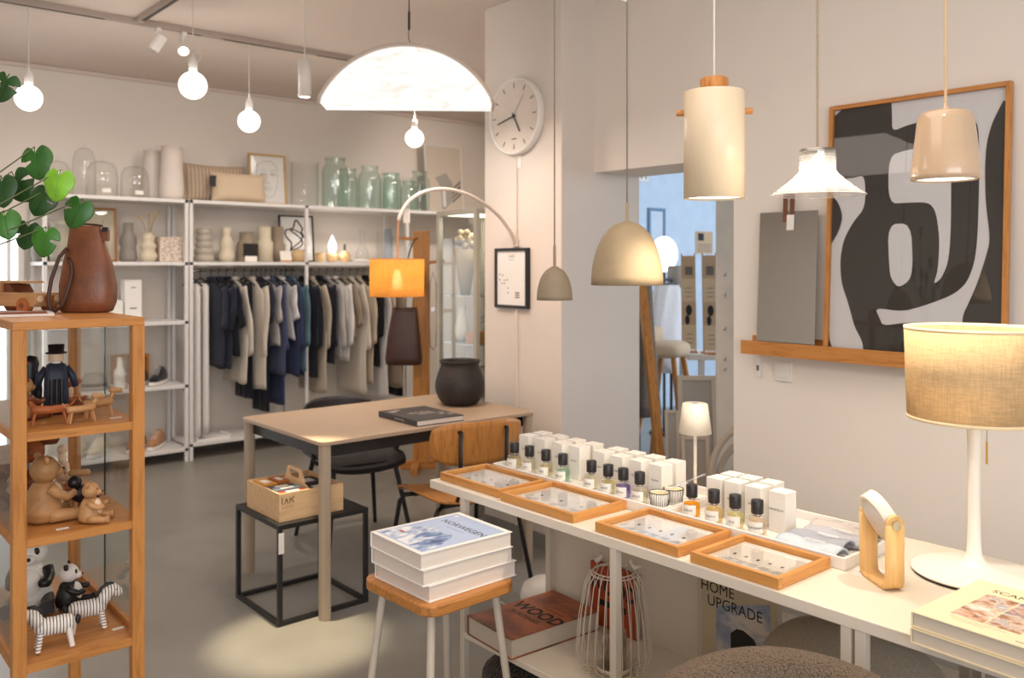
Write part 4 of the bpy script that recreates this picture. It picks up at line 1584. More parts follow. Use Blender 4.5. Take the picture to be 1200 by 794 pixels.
def face_draw(g, w, h):
    g.use(m_inkg)
    P = lambda pts, r=.0014: g.tube([(a * w, .0095, b * h) for a, b in pts], r, 4)
    P([(-.26, .78), (-.29, .6), (-.24, .42), (-.14, .22), (.02, .14), (.16, .2), (.25, .38), (.27, .58), (.25, .76)])
    P([(-.26, .78), (-.1, .86), (.1, .87), (.25, .76)])
    P([(-.2, .6), (-.12, .63), (-.05, .6), (-.12, .585), (-.2, .6)], .002)
    P([(.08, .61), (.15, .64), (.22, .61), (.15, .59), (.08, .61)], .002)
    P([(-.02, .62), (-.06, .44), (-.02, .42), (.04, .44)])
    P([(-.1, .33), (-.03, .35), (.0, .34), (.05, .355), (.12, .33), (.02, .29), (-.1, .33)])
    P([(-.21, .67), (-.12, .69), (-.04, .665)])
    P([(.07, .67), (.15, .7), (.23, .67)])


m_goldf = wood('light_oak_frame', S(196, 164, 112), S(170, 138, 88), 2)
framed('framed_drawing', 'pale oak framed line drawing of a face on the top shelf', 3.20, 6.84, Z1, .33, .425, .018, m_goldf, m_paper, face_draw)


def jar(lab, x, y, r, h, mat, neck=.72, grp='green glass jars on the top shelf'):
    t = item('glass_jar', lab, 'glass jar', x, y, Z1, grp)
    MB(mat).lathe([(0, .004), (r * .94, .004), (r, .02), (r, h * .70), (r * .92, h * .80), (r * neck, h * .86), (r * neck, h * .95), (r * (neck + .06), h)], n=30).build('body', t, solid=.004)
    MB(mat).lathe([(r * neck, h * .955), (r * (neck + .07), h * .96), (r * (neck + .07), h), (r * neck, h)], n=30).build('rim', t)


t = item('clear_vase', 'large clear glass vase right of the framed face drawing', 'vase', 3.53, 6.86, Z1)
MB(m_glass).lathe([(0, .006), (.105, .006), (.115, .02), (.115, .37)], n=30).build('body', t, solid=.004)
MB(m_glass).lathe([(.112, .37), (.122, .372), (.122, .38), (.112, .38)], n=30).build('rim', t)
jar('tallest green glass jar, leftmost of the row', 3.79, 6.80, .112, .43, m_green)
jar('slim pale green glass jar just right of the tallest one', 3.985, 6.92, .085, .36, m_green, .8)
jar('tall green glass jar in the middle of the row', 4.16, 6.84, .1, .39, m_green)
jar('green glass jar in front, with a wide mouth', 4.325, 6.73, .08, .33, m_green, .8)
jar('green glass jar behind the wide mouthed one', 4.42, 6.92, .085, .35, m_green, .78)
jar('small green glass jar below the right hand globe bulb', 4.53, 6.76, .075, .27, m_green, .75)
jar('green glass jar at the right end beside the poster', 4.705, 6.84, .09, .38, m_green)


def arch_draw(g, w, h):
    g.use(paint('poster_grey', S(178, 172, 166), .6))
    T = [(-.22, .12), (-.22, .5), (.02, .5), (.02, .12)]
    g.ngon([(a * w, .0095, b * h) for a, b in [(-.1, .0 + .06), (-.1, .38), (-.25, .52), (.05, .6), (.22, .46), (.22, .2), (.0, .06)]])
    g.use(m_paper)
    g.ngon([(a * w, .0091, b * h) for a, b in [(-.06, .1), (-.06, .36), (.02, .36), (.02, .1)]])
    g.use(m_inkg)
    for k in range(4):
        g.ngon([(a * w, .0090, b * h) for a, b in [(.2, .16 + .06 * k), (.44, .28 + .06 * k), (.44, .32 + .06 * k), (.2, .19 + .06 * k)]])


m_post = paint('sand_poster', S(222, 208, 192), .6, var=.04, vscale=3)
framed('framed_poster', 'large white framed architecture poster above the right shelf end', 5.03, 6.86, Z1, .44, .66, .010, m_white, m_post, arch_draw)

# --- second shelf, left unit
m_sage = paint('sage_ceramic', S(168, 164, 148), .5, var=.05)
m_greyc = paint('grey_ceramic', S(138, 132, 124), .5, var=.06)
m_creamc = paint('cream_ceramic', S(216, 204, 180), .5, var=.04)
m_taupec = paint('taupe_glaze', S(150, 136, 116), .5, var=.05)


def ringed(n, r, h, k=.82, neck=None):
    out = [(0, 0), (r * .7, 0)]
    m = n * 6
    for i in range(m + 1):
        u = i / m
        rr = r * (1 - (1 - k) * u)
        out.append((rr * (.84 + .16 * abs(math.sin(PI * n * u))), h * .01 + h * u))
    if neck:
        out += [(neck, h * 1.02), (neck, h * 1.02 + neck * 1.2)]
    return out


g2 = 'ceramic vases on the second shelf'
lvase('vase', 'dim grey jug shaped vase at the far left end of the second shelf', 1.505, 6.90, Z2, [(0, 0), (.05, 0), (.06, .05), (.055, .13), (.045, .19), (.045, .24)], m_greyc, g2)
lvase('vase', 'tall sage vase right of the first shelf post', 1.60, 6.76, Z2, [(0, 0), (.06, 0), (.068, .04), (.064, .16), (.05, .22), (.06, .25), (.07, .29)], m_sage, g2)
lvase('vase', 'dark grey straight vase behind the ringed sage vase', 1.655, 6.92, Z2, [(0, 0), (.06, 0), (.065, .2), (.055, .22), (.055, .30)], m_greyc, g2)
lvase('vase', 'wide ringed sage vase left of the leather bag', 1.755, 6.77, Z2, ringed(4, .08, .20, .95), m_sage, g2)


def plant_draw(g, w, h):
    g.use(m_inkg)
    g.tube(bez((-.1 * w, .0095, .1 * h), (-.1 * w, .0095, .4 * h), (.1 * w, .0095, .6 * h), (.2 * w, .0095, .8 * h)), .0018, 4)
    g.tube(bez((-.05 * w, .0095, .3 * h), (-.25 * w, .0095, .5 * h), (-.3 * w, .0095, .5 * h), (-.3 * w, .0095, .7 * h)), .0018, 4)
    g.tube(bez((.0 * w, .0095, .45 * h), (.25 * w, .0095, .5 * h), (.3 * w, .0095, .3 * h), (.3 * w, .0095, .2 * h)), .0018, 4)


framed('framed_drawing', 'oak framed botanical line drawing behind the leather bag', 1.885, 6.91, Z2, .28, .40, .014, m_oakz, m_creamc, plant_draw)
lvase('vase', 'grey bottle vase with a straight neck on the second shelf', 2.075, 6.82, Z2, [(0, 0), (.05, 0), (.06, .02), (.058, .07), (.05, .1), (.06, .14), (.055, .18), (.034, .21), (.034, .285)], m_greyc, g2)
vz = lvase('vase', 'cream ringed vase holding dried yellow flowers', 2.20, 6.76, Z2, [(0, 0), (.045, 0), (.062, .03), (.064, .05), (.045, .085), (.056, .105), (.056, .125), (.036, .15), (.046, .165), (.042, .19), (.018, .215)], m_creamc, g2)
t = item('dried_flowers', 'dried stems with small yellow ball heads in the cream vase', 'flowers', 2.20, 6.76, Z2 + .20)
m_yel = paint('dried_yellow', S(206, 160, 60), .8, var=.15, vscale=200)
m_stem = paint('dry_stem', S(150, 124, 80), .8)
for ex, ez in ((-.07, .13), (.0, .16), (.005, .09), (.035, .125), (.055, .15), (.075, .175)):
    st = MB(m_stem).tube(bez((0, 0, -.12), (0, 0, .02), (ex * .5, -.01, ez * .6), (ex, -.01, ez), 6), .0016, 5).build('stem', t)
    MB(m_yel).ell((ex, -.01, ez), .009, 10).build('flower_head', st)
m_terr = scene_print('terrazzo', [(.42, S(226, 214, 202)), (.5, S(214, 196, 180)), (.56, S(170, 138, 118)), (.64, S(232, 224, 214))], 46, (1, 1, 1), 2, .6)
t = item('terrazzo_planter', 'square terrazzo planter beside the flower vase', 'planter', 2.355, 6.78, Z2)
g = MB(m_terr).box(-.085, -.07, 0, .085, -.058, .185).box(-.085, .058, 0, .085, .07, .185).box(-.085, -.058, 0, -.073, .058, .185).box(.073, -.058, 0, .085, .058, .185).box(-.073, -.058, 0, .073, .058, .02)
g.build('planter', t, bev=.004)

# --- second shelf, wide unit
m_vg = thin_glass('grey_vase_glass', (.82, .82, .80, 1), 1.2, .03, .08)
lvase('vase', 'glossy ringed grey vase at the left end of the wide unit', 2.63, 6.78, Z2, ringed(5, .078, .255, .72), paint('glossy_putty', S(178, 170, 156), .2, var=.05), g2)
lvase('vase', 'pale vase of two stacked balls with a straight neck', 2.81, 6.78, Z2, [(0, 0), (.04, 0), (.06, .03), (.062, .055), (.046, .095), (.05, .115), (.053, .145), (.04, .18), (.028, .2), (.034, .22), (.034, .27)], m_creamc, g2)
t = lvase('canister', 'wide grey canister with a black label on the second shelf', 2.985, 6.80, Z2, [(0, 0), (.075, 0), (.078, .01), (.078, .13), (.06, .17), (.052, .18), (.052, .235)], m_taupec, None, 'canister')
MB(m_blackp).box(-.062, -.084, .04, .062, -.079, .145).build('label', t)
MB(m_tagp).box(-.05, -.090, .0, .05, -.086, .045).build('price_card', t)
lvase('vase', 'tall cream cylinder vase with a stepped taupe neck', 3.14, 6.80, Z2, [(0, 0), (.066, 0), (.066, .16), (.05, .18), (.05, .285)], m_creamc, g2)
lvase('vase', 'tall taupe cylinder vase beside the framed ink drawing', 3.285, 6.86, Z2, [(0, 0), (.062, 0), (.062, .14), (.045, .16), (.045, .29)], m_taupec, g2)
t = item('price_card', 'white card with an orange edge standing on the second shelf', 'card', 3.285, 6.70, Z2)
MB(m_tagp).box(-.05, 0, 0, .05, .004, .09, ROT('X', -12)).build('card', t)
MB(paint('orange_edge', S(214, 140, 80), .6)).box(-.05, -.002, .0, .05, -.0005, .012, ROT('X', -12)).build('edge', t)


def knot_draw(g, w, h):
    g.use(m_ink)
    pts = []
    for i in range(60):
        a = 2 * PI * i / 60
        pts.append((.26 * w * math.sin(a) * (1 + .35 * math.sin(4 * a)), .0095, h * (.5 + .33 * math.cos(a) * (1 + .2 * math.cos(5 * a)))))
    g.tube(pts, .007, 5, True)
    pts = []
    for i in range(48):
        a = 2 * PI * i / 48
        pts.append((.17 * w * math.sin(2 * a), .0092, h * (.48 + .22 * math.cos(a + .5))))
    g.tube(pts, .006, 5, True)


framed('framed_drawing', 'black framed bold ink drawing of loops on the second shelf', 3.50, 6.92, Z2, .32, .40, .012, m_black, m_paper, knot_draw)
m_ratt = stripes('rattan_weave', S(198, 164, 116), S(222, 192, 146), 60, 2, .5, 2)
lvase('candle_holder', 'round rattan candle holder left of the middle post', 3.40, 6.72, Z2, [(0, 0), (.035, 0), (.055, .035), (.055, .065), (.035, .095), (.02, .10)], m_ratt, None, 'candle holder')
lvase('candle_holder', 'small straight rattan pot right of the middle post', 3.61, 6.74, Z2, [(0, 0), (.034, 0), (.036, .04), (.036, .075)], m_ratt, None, 'candle holder')
t = lvase('flame_lamp', 'small table lamp with a lit flame-shaped bulb on a rattan base', 3.74, 6.76, Z2, [(0, 0), (.034, 0), (.048, .03), (.046, .06), (.025, .082)], m_ratt, None, 'lamp')
MB(m_bulb).lathe([(0, .082), (.022, .083), (.036, .12), (.034, .155), (.016, .20), (.0, .232)], n=20).build('bulb', t)
light('POINT', 'flame_glow', (3.74, 6.70, Z2 + .15), 1.6, SOFT, shadow_soft_size=.03)
t = lvase('bud_vase', 'round rattan bud vase with a slim black neck', 3.86, 6.76, Z2, [(0, 0), (.032, 0), (.05, .03), (.05, .06), (.024, .09), (.012, .095)], m_ratt, None, 'vase')
MB(m_black).cyl((0, 0, .09), (0, 0, .155), .010, n=14).build('neck', t)
t = item('glass_tray', 'shallow white tray under the glass carafe', 'tray', 4.05, 6.80, Z2)
MB(m_white).lathe([(0, .004), (.12, .004), (.13, .02), (.127, .02), (.118, .008), (0, .008)], n=36).build('tray', t)
t = item('carafe', 'clear glass carafe on the shallow tray', 'carafe', 4.06, 6.80, Z2 + .0085)
MB(m_glass).lathe([(0, .002), (.055, .002), (.06, .02), (.055, .08), (.022, .14), (.020, .22), (.03, .27)], n=28).build('body', t, solid=.003)
for i, (x, h, lb) in enumerate(((4.24, .27, 'tall clear glass left of the blue tinted one'), (4.32, .30, 'blue tinted tall glass near the right post'), (4.395, .24, 'short clear glass nearest the right post'))):
    t = item('drinking_glass', lb, 'glass', x, 6.78, Z2, 'glasses on the second shelf')
    MB(thin_glass('blue_tint', (.90, .94, .985, 1)) if i == 1 else m_glass).lathe([(0, .004), (.03, .004), (.033, .02), (.034, h)], n=24).build('body', t, solid=.003)

# --- left unit lower shelves
for x, w, h, d, lb in ((2.09, .12, .31, .10, 'tall white lamp carton on the middle shelf of the left unit'), (1.945, .14, .16, .12, 'low white carton left of the tall lamp carton'), (1.66, .2, .1, .2, 'white carton lying behind the oak cabinet')):
    t = item('lamp_carton', lb, 'carton', x, 6.80, 1.062, 'white cartons on the middle shelf')
    MB(m_paper).box(-w / 2, -d / 2, 0, w / 2, d / 2, h).build('box', t, bev=.002)
    MB(m_inkg).box(-w * .2, -d / 2 - .0006, h * .3, w * .2, -d / 2 - .0001, h * .33).box(-w * .14, -d / 2 - .0006, h * .8, w * .14, -d / 2 - .0001, h * .82).build('print', t)


def shoe(lab, x, y, z, rz, mat, sole, grp, L=.29):
    t = item('shoe', lab, 'shoe', x, y, z, grp, rz)
    g = MB(sole)
    secs = []
    for i in range(9):
        u = i / 8
        w = .036 + .012 * math.sin(PI * min(1, u * 1.15)) + (-.012 if i == 8 else 0)
        secs.append((u, w))
    P = [((u - .5) * L, w) for u, w in secs]
    g.prism([(x_, -w) for x_, w in P] + [(x_, w) for x_, w in reversed(P)], 0, .028)
    g.build('sole', t, bev=.006)
    hs = [.075, .095, .10, .095, .085, .068, .05, .04, .03]
    rs = []
    for (x_, w), h in zip(P, hs):
        rs.append([(x_ * .96, w * .94 * math.cos(R(a)), .026 + h * max(0, math.sin(R(a))) ** .75) for a in range(0, 181, 20)] + [(x_ * .96, -w * .5, .024), (x_ * .96, w * .5, .024)])
    MB(mat).rings(rs).build('upper', t)
    g = MB(sole)
    for k in range(4):
        g.bar((-.0 + .02 * k, -.022, .118 - .013 * k), (.0 + .02 * k, .022, .118 - .013 * k), .006, .004)
    g.build('laces', t)


m_knit = fabric('black_knit', S(38, 38, 42), .8, .15, 120, .2)
m_sued = fabric('brown_suede', S(176, 130, 92), .8, .12, 100, .2)
shoe('black knit trainer on the left of the pair', 2.135, 6.79, .582, 235, m_knit, m_white, 'black trainers')
shoe('black knit trainer on the right of the pair', 2.28, 6.79, .582, 235, m_knit, m_white, 'black trainers')
shoe('tan suede trainer on the left of its pair on the bottom shelf', 2.12, 6.79, .104, 235, m_sued, m_white, 'tan trainers')
shoe('tan suede trainer on the right of its pair on the bottom shelf', 2.265, 6.79, .104, 235, m_sued, m_white, 'tan trainers')
shoe('beige trainer seen through the oak cabinet on the bottom shelf', 1.70, 6.79, .104, 235, m_creamc, m_white, 'beige trainers')
shoe('beige trainer next to the other behind the oak cabinet', 1.85, 6.79, .104, 235, m_creamc, m_white, 'beige trainers')
t = item('oak_riser', 'small oak bench riser standing behind the black trainers', 'riser', 2.14, 6.972, .582)
MB(m_oak).box(-.14, -.05, .20, .12, .05, .215).build('top', t)
for x in (-.13, .105):
    MB(m_oak).box(x, -.05, 0, x + .015, .05, .20).build('leg', t)
t = item('white_bottle', 'white bottle beside the black trainers', 'bottle', 1.985, 6.72, .582)
MB(m_white).lathe([(0, 0), (.035, 0), (.04, .01), (.04, .12), (.02, .16), (.018, .20), (0, .20)], n=24).build('body', t)
MB(m_white).cyl((0, 0, .2), (0, 0, .225), .016, n=18).build('cap', t)
for i, (x, mt, lb) in enumerate(((1.59, m_lin, 'sand coloured felt hat on the shelf behind the oak cabinet'), (1.835, m_greyc, 'grey felt hat on the shelf behind the oak cabinet'))):
    t = item('felt_hat', lb, 'hat', x, 6.82, .582, 'felt hats')
    MB(mt).lathe([(.118, .004), (.105, .010), (.088, .02), (.083, .07), (.06, .11), (0, .115)], n=32).build('crown', t, solid=.004)
    MB(m_ink).lathe([(.0905, .022), (.089, .045), (.088, .045)], n=32).build('band', t)

# --- garments
ZR, YR = 1.4375, 6.80
fabs = {}


def fab(k):
    cols = {'navy': S(42, 46, 64), 'ink': S(28, 30, 42), 'denim': S(74, 82, 112), 'cream': S(222, 212, 198), 'white': S(232, 228, 224), 'grey': S(196, 190, 186), 'linen': S(198, 184, 164), 'teal': S(92, 122, 138), 'black': S(30, 29, 32), 'blush': S(206, 184, 164), 'taupe': S(164, 148, 128), 'sky': S(150, 160, 178), 'blue': S(52, 62, 100)}
    if k not in fabs:
        fabs[k] = fabric('cloth_' + k, cols[k], .9, .1, 120, .2)
    return fabs[k]


def hanger(x, lab=None):
    t = thing('clothes_hanger', lab or 'black clothes hanger on the rail inside a garment', 'clothes hanger', (x, YR, ZR), 0, 'black hangers on the rail')
    g = MB(m_blackp)
    g.tube([(0, -.012, -.012), (0, -.016, .002), (0, -.008, .013), (0, .006, .014), (0, .015, .004), (0, .012, -.02), (0, .0, -.045), (0, 0, -.06)], .0025, 6)
    g.build('hook', t)
    MB(m_blackp).tube([(0, -.195, -.115), (0, -.10, -.085), (0, 0, -.058), (0, .10, -.085), (0, .195, -.115)], .007, 8).build('bar', t)
    return t


def garment(x, k, zb, lab, kind='shirt', wid=.195, thick=.035, sl=.5, seed=0, name=None):
    name = name or {'shirt': 'shirt', 'coat': 'coat', 'dress': 'dress'}.get(kind, 'shirt')
    t = thing(name, lab, name, (x, YR, 0), 0, 'clothes on the rail')
    rr = random.Random(seed)
    ph = [rr.uniform(0, 6) for _ in range(4)]
    top = ZR - .062
    L = top - zb
    n = 40
    rs = []
    N = 22
    for j in range(N + 1):
        u = j / N
        z = top - L * u
        dz = top - z
        if dz < .12:
            w = .045 + (wid * .95 - .045) * (dz / .12) ** .9
        else:
            w = wid * (.95 + .05 * min(1, (dz - .12) / .1)) * (1 - .10 * math.sin(min(1, dz / .5) * PI) + (.12 * u if kind in ('dress', 'coat') else 0))
        th = thick * (.45 + .55 * min(1, dz / .12)) * (1 + .25 * u)
        ring = []
        for i in range(n):
            a = 2 * PI * i / n
            fold = 1 + (.04 + .14 * u) * math.sin(5 * a + ph[0] + 1.2 * u) + .12 * u * math.sin(9 * a + ph[1])
            wn_ = w * (1.28 if math.sin(a) < 0 else 1.0)
            ring.append((th * math.cos(a) * fold + .006 * math.sin(8 * u + ph[2]), wn_ * math.sin(a) * (1 + .03 * u * math.sin(7 * a + ph[3])), z + (.012 * math.sin(3 * a + ph[1]) if j == N else 0)))
        rs.append(ring)
    MB(fab(k)).rings(rs).build('body', t)
    for s in (-1, 1):
        g = MB(fab(k))
        rs = []
        M_ = 12
        for j in range(M_ + 1):
            u = j / M_
            z = top - .075 - sl * u
            cy = s * (1.32 if s < 0 else 1.0) * (wid * .80 + .035 * math.sin(min(1, u * 2) * PI / 2) + .012 * math.sin(4 * u + ph[1]))
            cx = .012 * math.sin(3 * u + ph[0]) - .012 * u * s
            ry = .046 + .018 * (1 - u) + .006 * math.sin(9 * u + ph[2])
            rx = thick * (.6 + .25 * u) + .004 * math.sin(11 * u + ph[3])
            rs.append([(cx + rx * math.cos(a), cy + ry * math.sin(a), z + .02 * math.sin(a) * s) for a in [2 * PI * i / 16 for i in range(16)]])
        g.rings(rs)
        g.build('sleeve', t)
    cg = MB(fab(k))
    cg.rings([[(r_ * .6 * math.cos(a), r_ * math.sin(a), z_) for a in [2 * PI * i / 20 for i in range(20)]] for r_, z_ in ((.058, top - .014), (.05, top + .012), (.044, top + .014), (.05, top - .012))], cap0=False, cap1=False)
    cg.build('collar', t)
    hanger(x)


def trousers(x, k, zb, lab, wid=.12):
    t = thing('trousers', lab, 'trousers', (x, YR, 0), 0, 'clothes on the rail')
    rr = random.Random(int(x * 1000))
    top = ZR - .10
    g = MB(fab(k))
    for s in (-1, 1):
        ph = rr.uniform(0, 6)
        rs = []
        for j in range(15):
            u = j / 14
            z = top - .02 - (top - zb - .02) * u
            rs.append([((.02 + .006 * u) * math.cos(a) * (1 + .2 * math.sin(4 * a + ph)), s * (.072 - .008 * u) + (.074 + .012 * u) * math.sin(a), z) for a in [2 * PI * i / 24 for i in range(24)]])
        MB(fab(k)).rings(rs).build('leg', t)
    MB(fab(k)).rings([[(.022 * math.cos(a), .146 * math.sin(a), z) for a in [2 * PI * i / 30 for i in range(30)]] for z in (top - .07, top)]).build('waistband', t)
    h = hanger(x)


G = [
    (2.70, 'navy', .70, 'shirt', .30, 'navy short sleeved shirt beside the white trousers'),
    (2.775, 'navy', .68, 'shirt', .32, 'second navy short sleeved shirt from the left of the rail'),
    (2.85, 'ink', .78, 'shirt', .30, 'dark ink blue shirt third from the left of the rail'),
    (2.925, 'cream', .56, 'shirt', .52, 'long cream shirt next to the dark blue shirts'),
    (3.00, 'cream', .50, 'dress', .55, 'longest cream shirt dress left of the middle post'),
    (3.075, 'navy', .82, 'shirt', .28, 'navy shirt right of the cream shirt dress'),
    (3.14, 'grey', .84, 'shirt', .28, 'pale grey tee shirt among the navy garments'),
    (3.205, 'denim', .60, 'dress', .50, 'washed denim blue long sleeved dress'),
    (3.27, 'white', .88, 'shirt', .26, 'short white tee shirt left of the middle post'),
    (3.33, 'blue', .58, 'shirt', .50, 'deep blue long shirt near the middle post'),
    (3.385, 'teal', .62, 'shirt', .48, 'teal long shirt just left of the middle post'),
    (3.475, 'ink', .56, 'shirt', .5, 'ink blue shirt just right of the middle post'),
    (3.56, 'linen', .42, 'coat', .52, 'long oatmeal linen coat right of the middle post'),
    (3.66, 'ink', .66, 'coat', .50, 'dark navy blazer in the middle of the right bay'),
    (3.745, 'grey', .70, 'shirt', .52, 'pale grey shirt right of the navy blazer'),
    (3.82, 'white', .68, 'shirt', .50, 'white shirt behind the pale grey one'),
    (3.895, 'taupe', .86, 'shirt', .34, 'short taupe jacket above the cream coats'),
    (3.965, 'cream', .38, 'coat', .55, 'long cream coat left of the orange lamp'),
    (4.04, 'linen', .46, 'coat', .5, 'long beige coat behind the cream one'),
    (4.10, 'black', .60, 'shirt', .45, 'slim black shirt below the orange lamp'),
    (4.165, 'white', .32, 'dress', .5, 'long white dress below the orange lamp'),
    (4.245, 'blush', .70, 'shirt', .52, 'blush shirt below the right edge of the orange lamp'),
    (4.32, 'taupe', .40, 'dress', .5, 'long taupe dress beside the right post'),
]
_keep = [2.56, 2.625, 2.965, 3.108, 3.237, 4.385]
_xs = [2.695, 2.757, 2.82, 2.883, 3.028, 3.068, 3.148, 3.195, 3.285, 3.33, 3.385, 3.49, 3.56, 3.635, 3.71, 3.785, 3.86, 3.935, 4.01, 4.08, 4.15, 4.225, 4.30]
G = [(x_,) + g_[1:] for x_, g_ in zip(_xs, G)]
for i, (x, k, zb, kd, sl, lb) in enumerate(G):
    garment(x, k, zb, lb, kd, seed=i + 3, sl=sl, thick=.019)
trousers(2.545, 'white', .17, 'white trousers hanging at the left end of the rail', .12)
trousers(2.61, 'white', .19, 'white trousers, second from the left end of the rail')
trousers(4.385, 'black', .30, 'black trousers at the right end of the rail')
trousers(2.965, 'ink', .42, 'long ink blue trousers between the cream shirts')
trousers(3.108, 'ink', .30, 'long ink blue trousers beside the pale grey tee shirt')
trousers(3.237, 'blue', .34, 'long deep blue trousers between the denim dress and the white tee shirt')
t = thing('flat_basket', 'low pale tray lying on the floor shelf under the clothes', 'tray', (2.66, 6.76, .1305))
MB(m_paper).box(-.13, -.10, 0, .13, .10, .012).box(-.13, -.10, .012, -.12, .10, .035).box(.12, -.10, .012, .13, .10, .035).build('tray', t, bev=.003)
# ------------------------------------------------------------------ oak display cabinet with wooden toys
CX0, CX1, CY0, CY1, CT = .476, .795, 2.47, 3.13, 1.345
t = thing('display_cabinet', 'tall oak and glass display cabinet full of wooden animal toys', 'cabinet', (0, 0, 0))
e = .032
for x in (CX0, CX1 - e):
    for y in (CY0, CY1 - e):
        MB(m_oakz).box(x, y, 0, x + e, y + e, CT - .022).build('post', t, bev=.0015)
MB(m_oak).box(CX0, CY0, CT - .022, CX1, CY1, CT).build('top', t, bev=.002)
for z in (.48, .796, 1.064):
    MB(m_oak).box(CX0 + e, CY0 + .004, z - .022, CX1 - e, CY1 - .004, z).box(CX0 + .006, CY0 + e, z - .022, CX0 + e, CY1 - e, z).box(CX1 - e, CY0 + e, z - .022, CX1 - .006, CY1 - e, z).build('shelf', t)
g = MB(m_oaky)
for x in (CX0 + .004, CX1 - .018):
    g.box(x, CY0 + e, .480, x + .014, CY1 - e, .496)
g.build('side_rail', t)
MB(m_oak).box(CX0 + e, CY1 - .02, .43, CX1 - e, CY1 - .006, .458).build('back_rail', t)
ya = (CY0 + e, 2.76, 2.755, CY1 - e)
MB(m_pane).box(CX1 - .012, ya[0], .498, CX1 - .008, 2.80, CT - .022).build('glass_pane', t)
MB(m_pane).box(CX1 - .022, 2.78, .498, CX1 - .018, ya[3], CT - .022).build('glass_pane', t)
MB(thin_glass('glass_edge', (.10, .16, .14, 1), 1, .1, .1)).box(CX1 - .0125, 2.8, .498, CX1 - .0078, 2.8022, CT - .022).build('glass_edge', t)
MB(m_pane).box(CX0 + .010, ya[0], .498, CX0 + .014, ya[3], CT - .022).build('glass_pane', t)
MB(m_pane).box(CX0 + e, CY1 - .014, .482, CX1 - e, CY1 - .010, CT - .022).build('glass_pane', t)
gr = 'wooden toys in the oak cabinet'


def toy(name, lab, cat, x, y, z, rz):
    return thing(name, lab, cat, (x, y, z + .0016), rz, gr)


m_zeb = stripes('zebra_stripes', S(240, 234, 226), S(26, 28, 36), 34, 0, .82, .4)
m_zebz = stripes('zebra_leg_stripes', S(240, 234, 226), S(26, 28, 36), 34, 2, .86, 0)


def zebra(lab, x, y, rz):
    t = toy('toy_zebra', lab, 'toy zebra', x, y, .48, rz)
    t.scale = (.84, .84, .84)
    g = MB(m_zeb)
    rs = []
    for u, r in ((-.058, .004), (-.056, .016), (-.048, .025), (-.03, .029), (0, .027), (.028, .0285), (.044, .026), (.054, .016), (.057, .004)):
        rs.append([(u, r * .9 * math.cos(a), .072 + r * math.sin(a)) for a in [2 * PI * i / 20 for i in range(20)]])
    g.rings(rs)
    # neck and head as one sweep with the body
    g.tube([(.038, 0, .08), (.052, 0, .100), (.063, 0, .118), (.072, 0, .124)], [.022, .021, .020, .015], 16)
    g.tube([(.058, 0, .126), (.075, 0, .122), (.090, 0, .110), (.098, 0, .100), (.100, 0, .097)], [.012, .0185, .0165, .0140, .008], 16)
    b = g.build('body', t)
    MB(m_toyblack).tube([(.026, 0, .097), (.030, 0, .112), (.042, 0, .128), (.058, 0, .139), (.074, 0, .139), (.082, 0, .134)], [.003, .006, .0068, .0068, .006, .003], 10).build('mane', t)
    MB(m_toyblack).ell((-.066, 0, .078), (.008, .010, .016), 14).build('tail', t)
    for sx in (-1, 1):
        for sy in (-1, 1):
            g = MB(m_zebz if sx > 0 else m_toywhite)
            g.cyl((sx * .038, sy * .014, .066), (sx * .048, sy * .023, .0045), .0088, .0078, n=12)
            g.build('leg', t)
    for sy in (-1, 1):
        MB(m_toyblack).ell((.084, sy * .0165, .121), (.0022, .0016, .0022), 8).build('eye', t)


zebra('toy zebra at the right, near the front of the bottom cabinet shelf', .684, 2.60, -6)
zebra('toy zebra at the left, half behind the oak corner post', .586, 2.535, 172)


def sitter(name, lab, cat, x, y, z, rz, s, body, belly, head, limb, ears, eyep=None, snout=None, arm_up=.0):
    """seated jointed wooden animal facing local +x; s = height"""
    t = toy(name, lab, cat, x, y, z, rz)
    g = MB(body).lathe([(0, 0), (.17, .0), (.24, .06), (.26, .16), (.235, .30), (.19, .44), (.155, .52), (.12, .56), (0, .57)], n=26)
    g.v = [(a * s, b * s, c * s) for a, b, c in g.v]
    g.build('body', t)
    g = MB(belly).ell((.135, 0, .31), (.145, .16, .23), 18)
    g.v = [(a * s, b * s, c * s) for a, b, c in g.v]
    g.build('belly', t)
    g = MB(head).ell((.02, 0, .73), (.19, .20, .19), 24)
    g.ell((.19, 0, .68), (.085, .09, .075), 16)
    g.v = [(a * s, b * s, c * s) for a, b, c in g.v]
    h = g.build('head', t)
    g = MB(m_toyblack).ell((.275, 0, .70), (.022, .032, .025), 10)
    g.v = [(a * s, b * s, c * s) for a, b, c in g.v]
    g.build('nose', h)
    for sy in (-1, 1):
        g = MB(ears).cyl((-.03, sy * .155, .885), (.015, sy * .165, .90), .065, n=16)
        g.v = [(a * s, b * s, c * s) for a, b, c in g.v]
        g.build('ear', h)
        g = MB(eyep or m_toyblack).ell((.165, sy * .085, .775), (.03, .04 if eyep else .02, .055 if eyep else .022), 12)
        g.v = [(a * s, b * s, c * s) for a, b, c in g.v]
        g.build('eye', h)
        g = MB(limb).tube([(.02, sy * .20, .50), (.10, sy * .235, .42), (.24, sy * .22, .36 + arm_up), (.36, sy * .18, .40 + arm_up)], [.075, .07, .06, .058], 14)
        g.v = [(a * s, b * s, c * s) for a, b, c in g.v]
        g.build('arm', t)
        g = MB(limb).tube([(.02, sy * .19, .10), (.16, sy * .22, .10), (.36, sy * .24, .085), (.44, sy * .245, .10)], [.095, .09, .075, .07], 14)
        g.cyl((.43, sy * .245, .095), (.48, sy * .245, .10), .093, n=18)
        g.v = [(a * s, b * s, c * s) for a, b, c in g.v]
        g.build('leg', t)
    return t


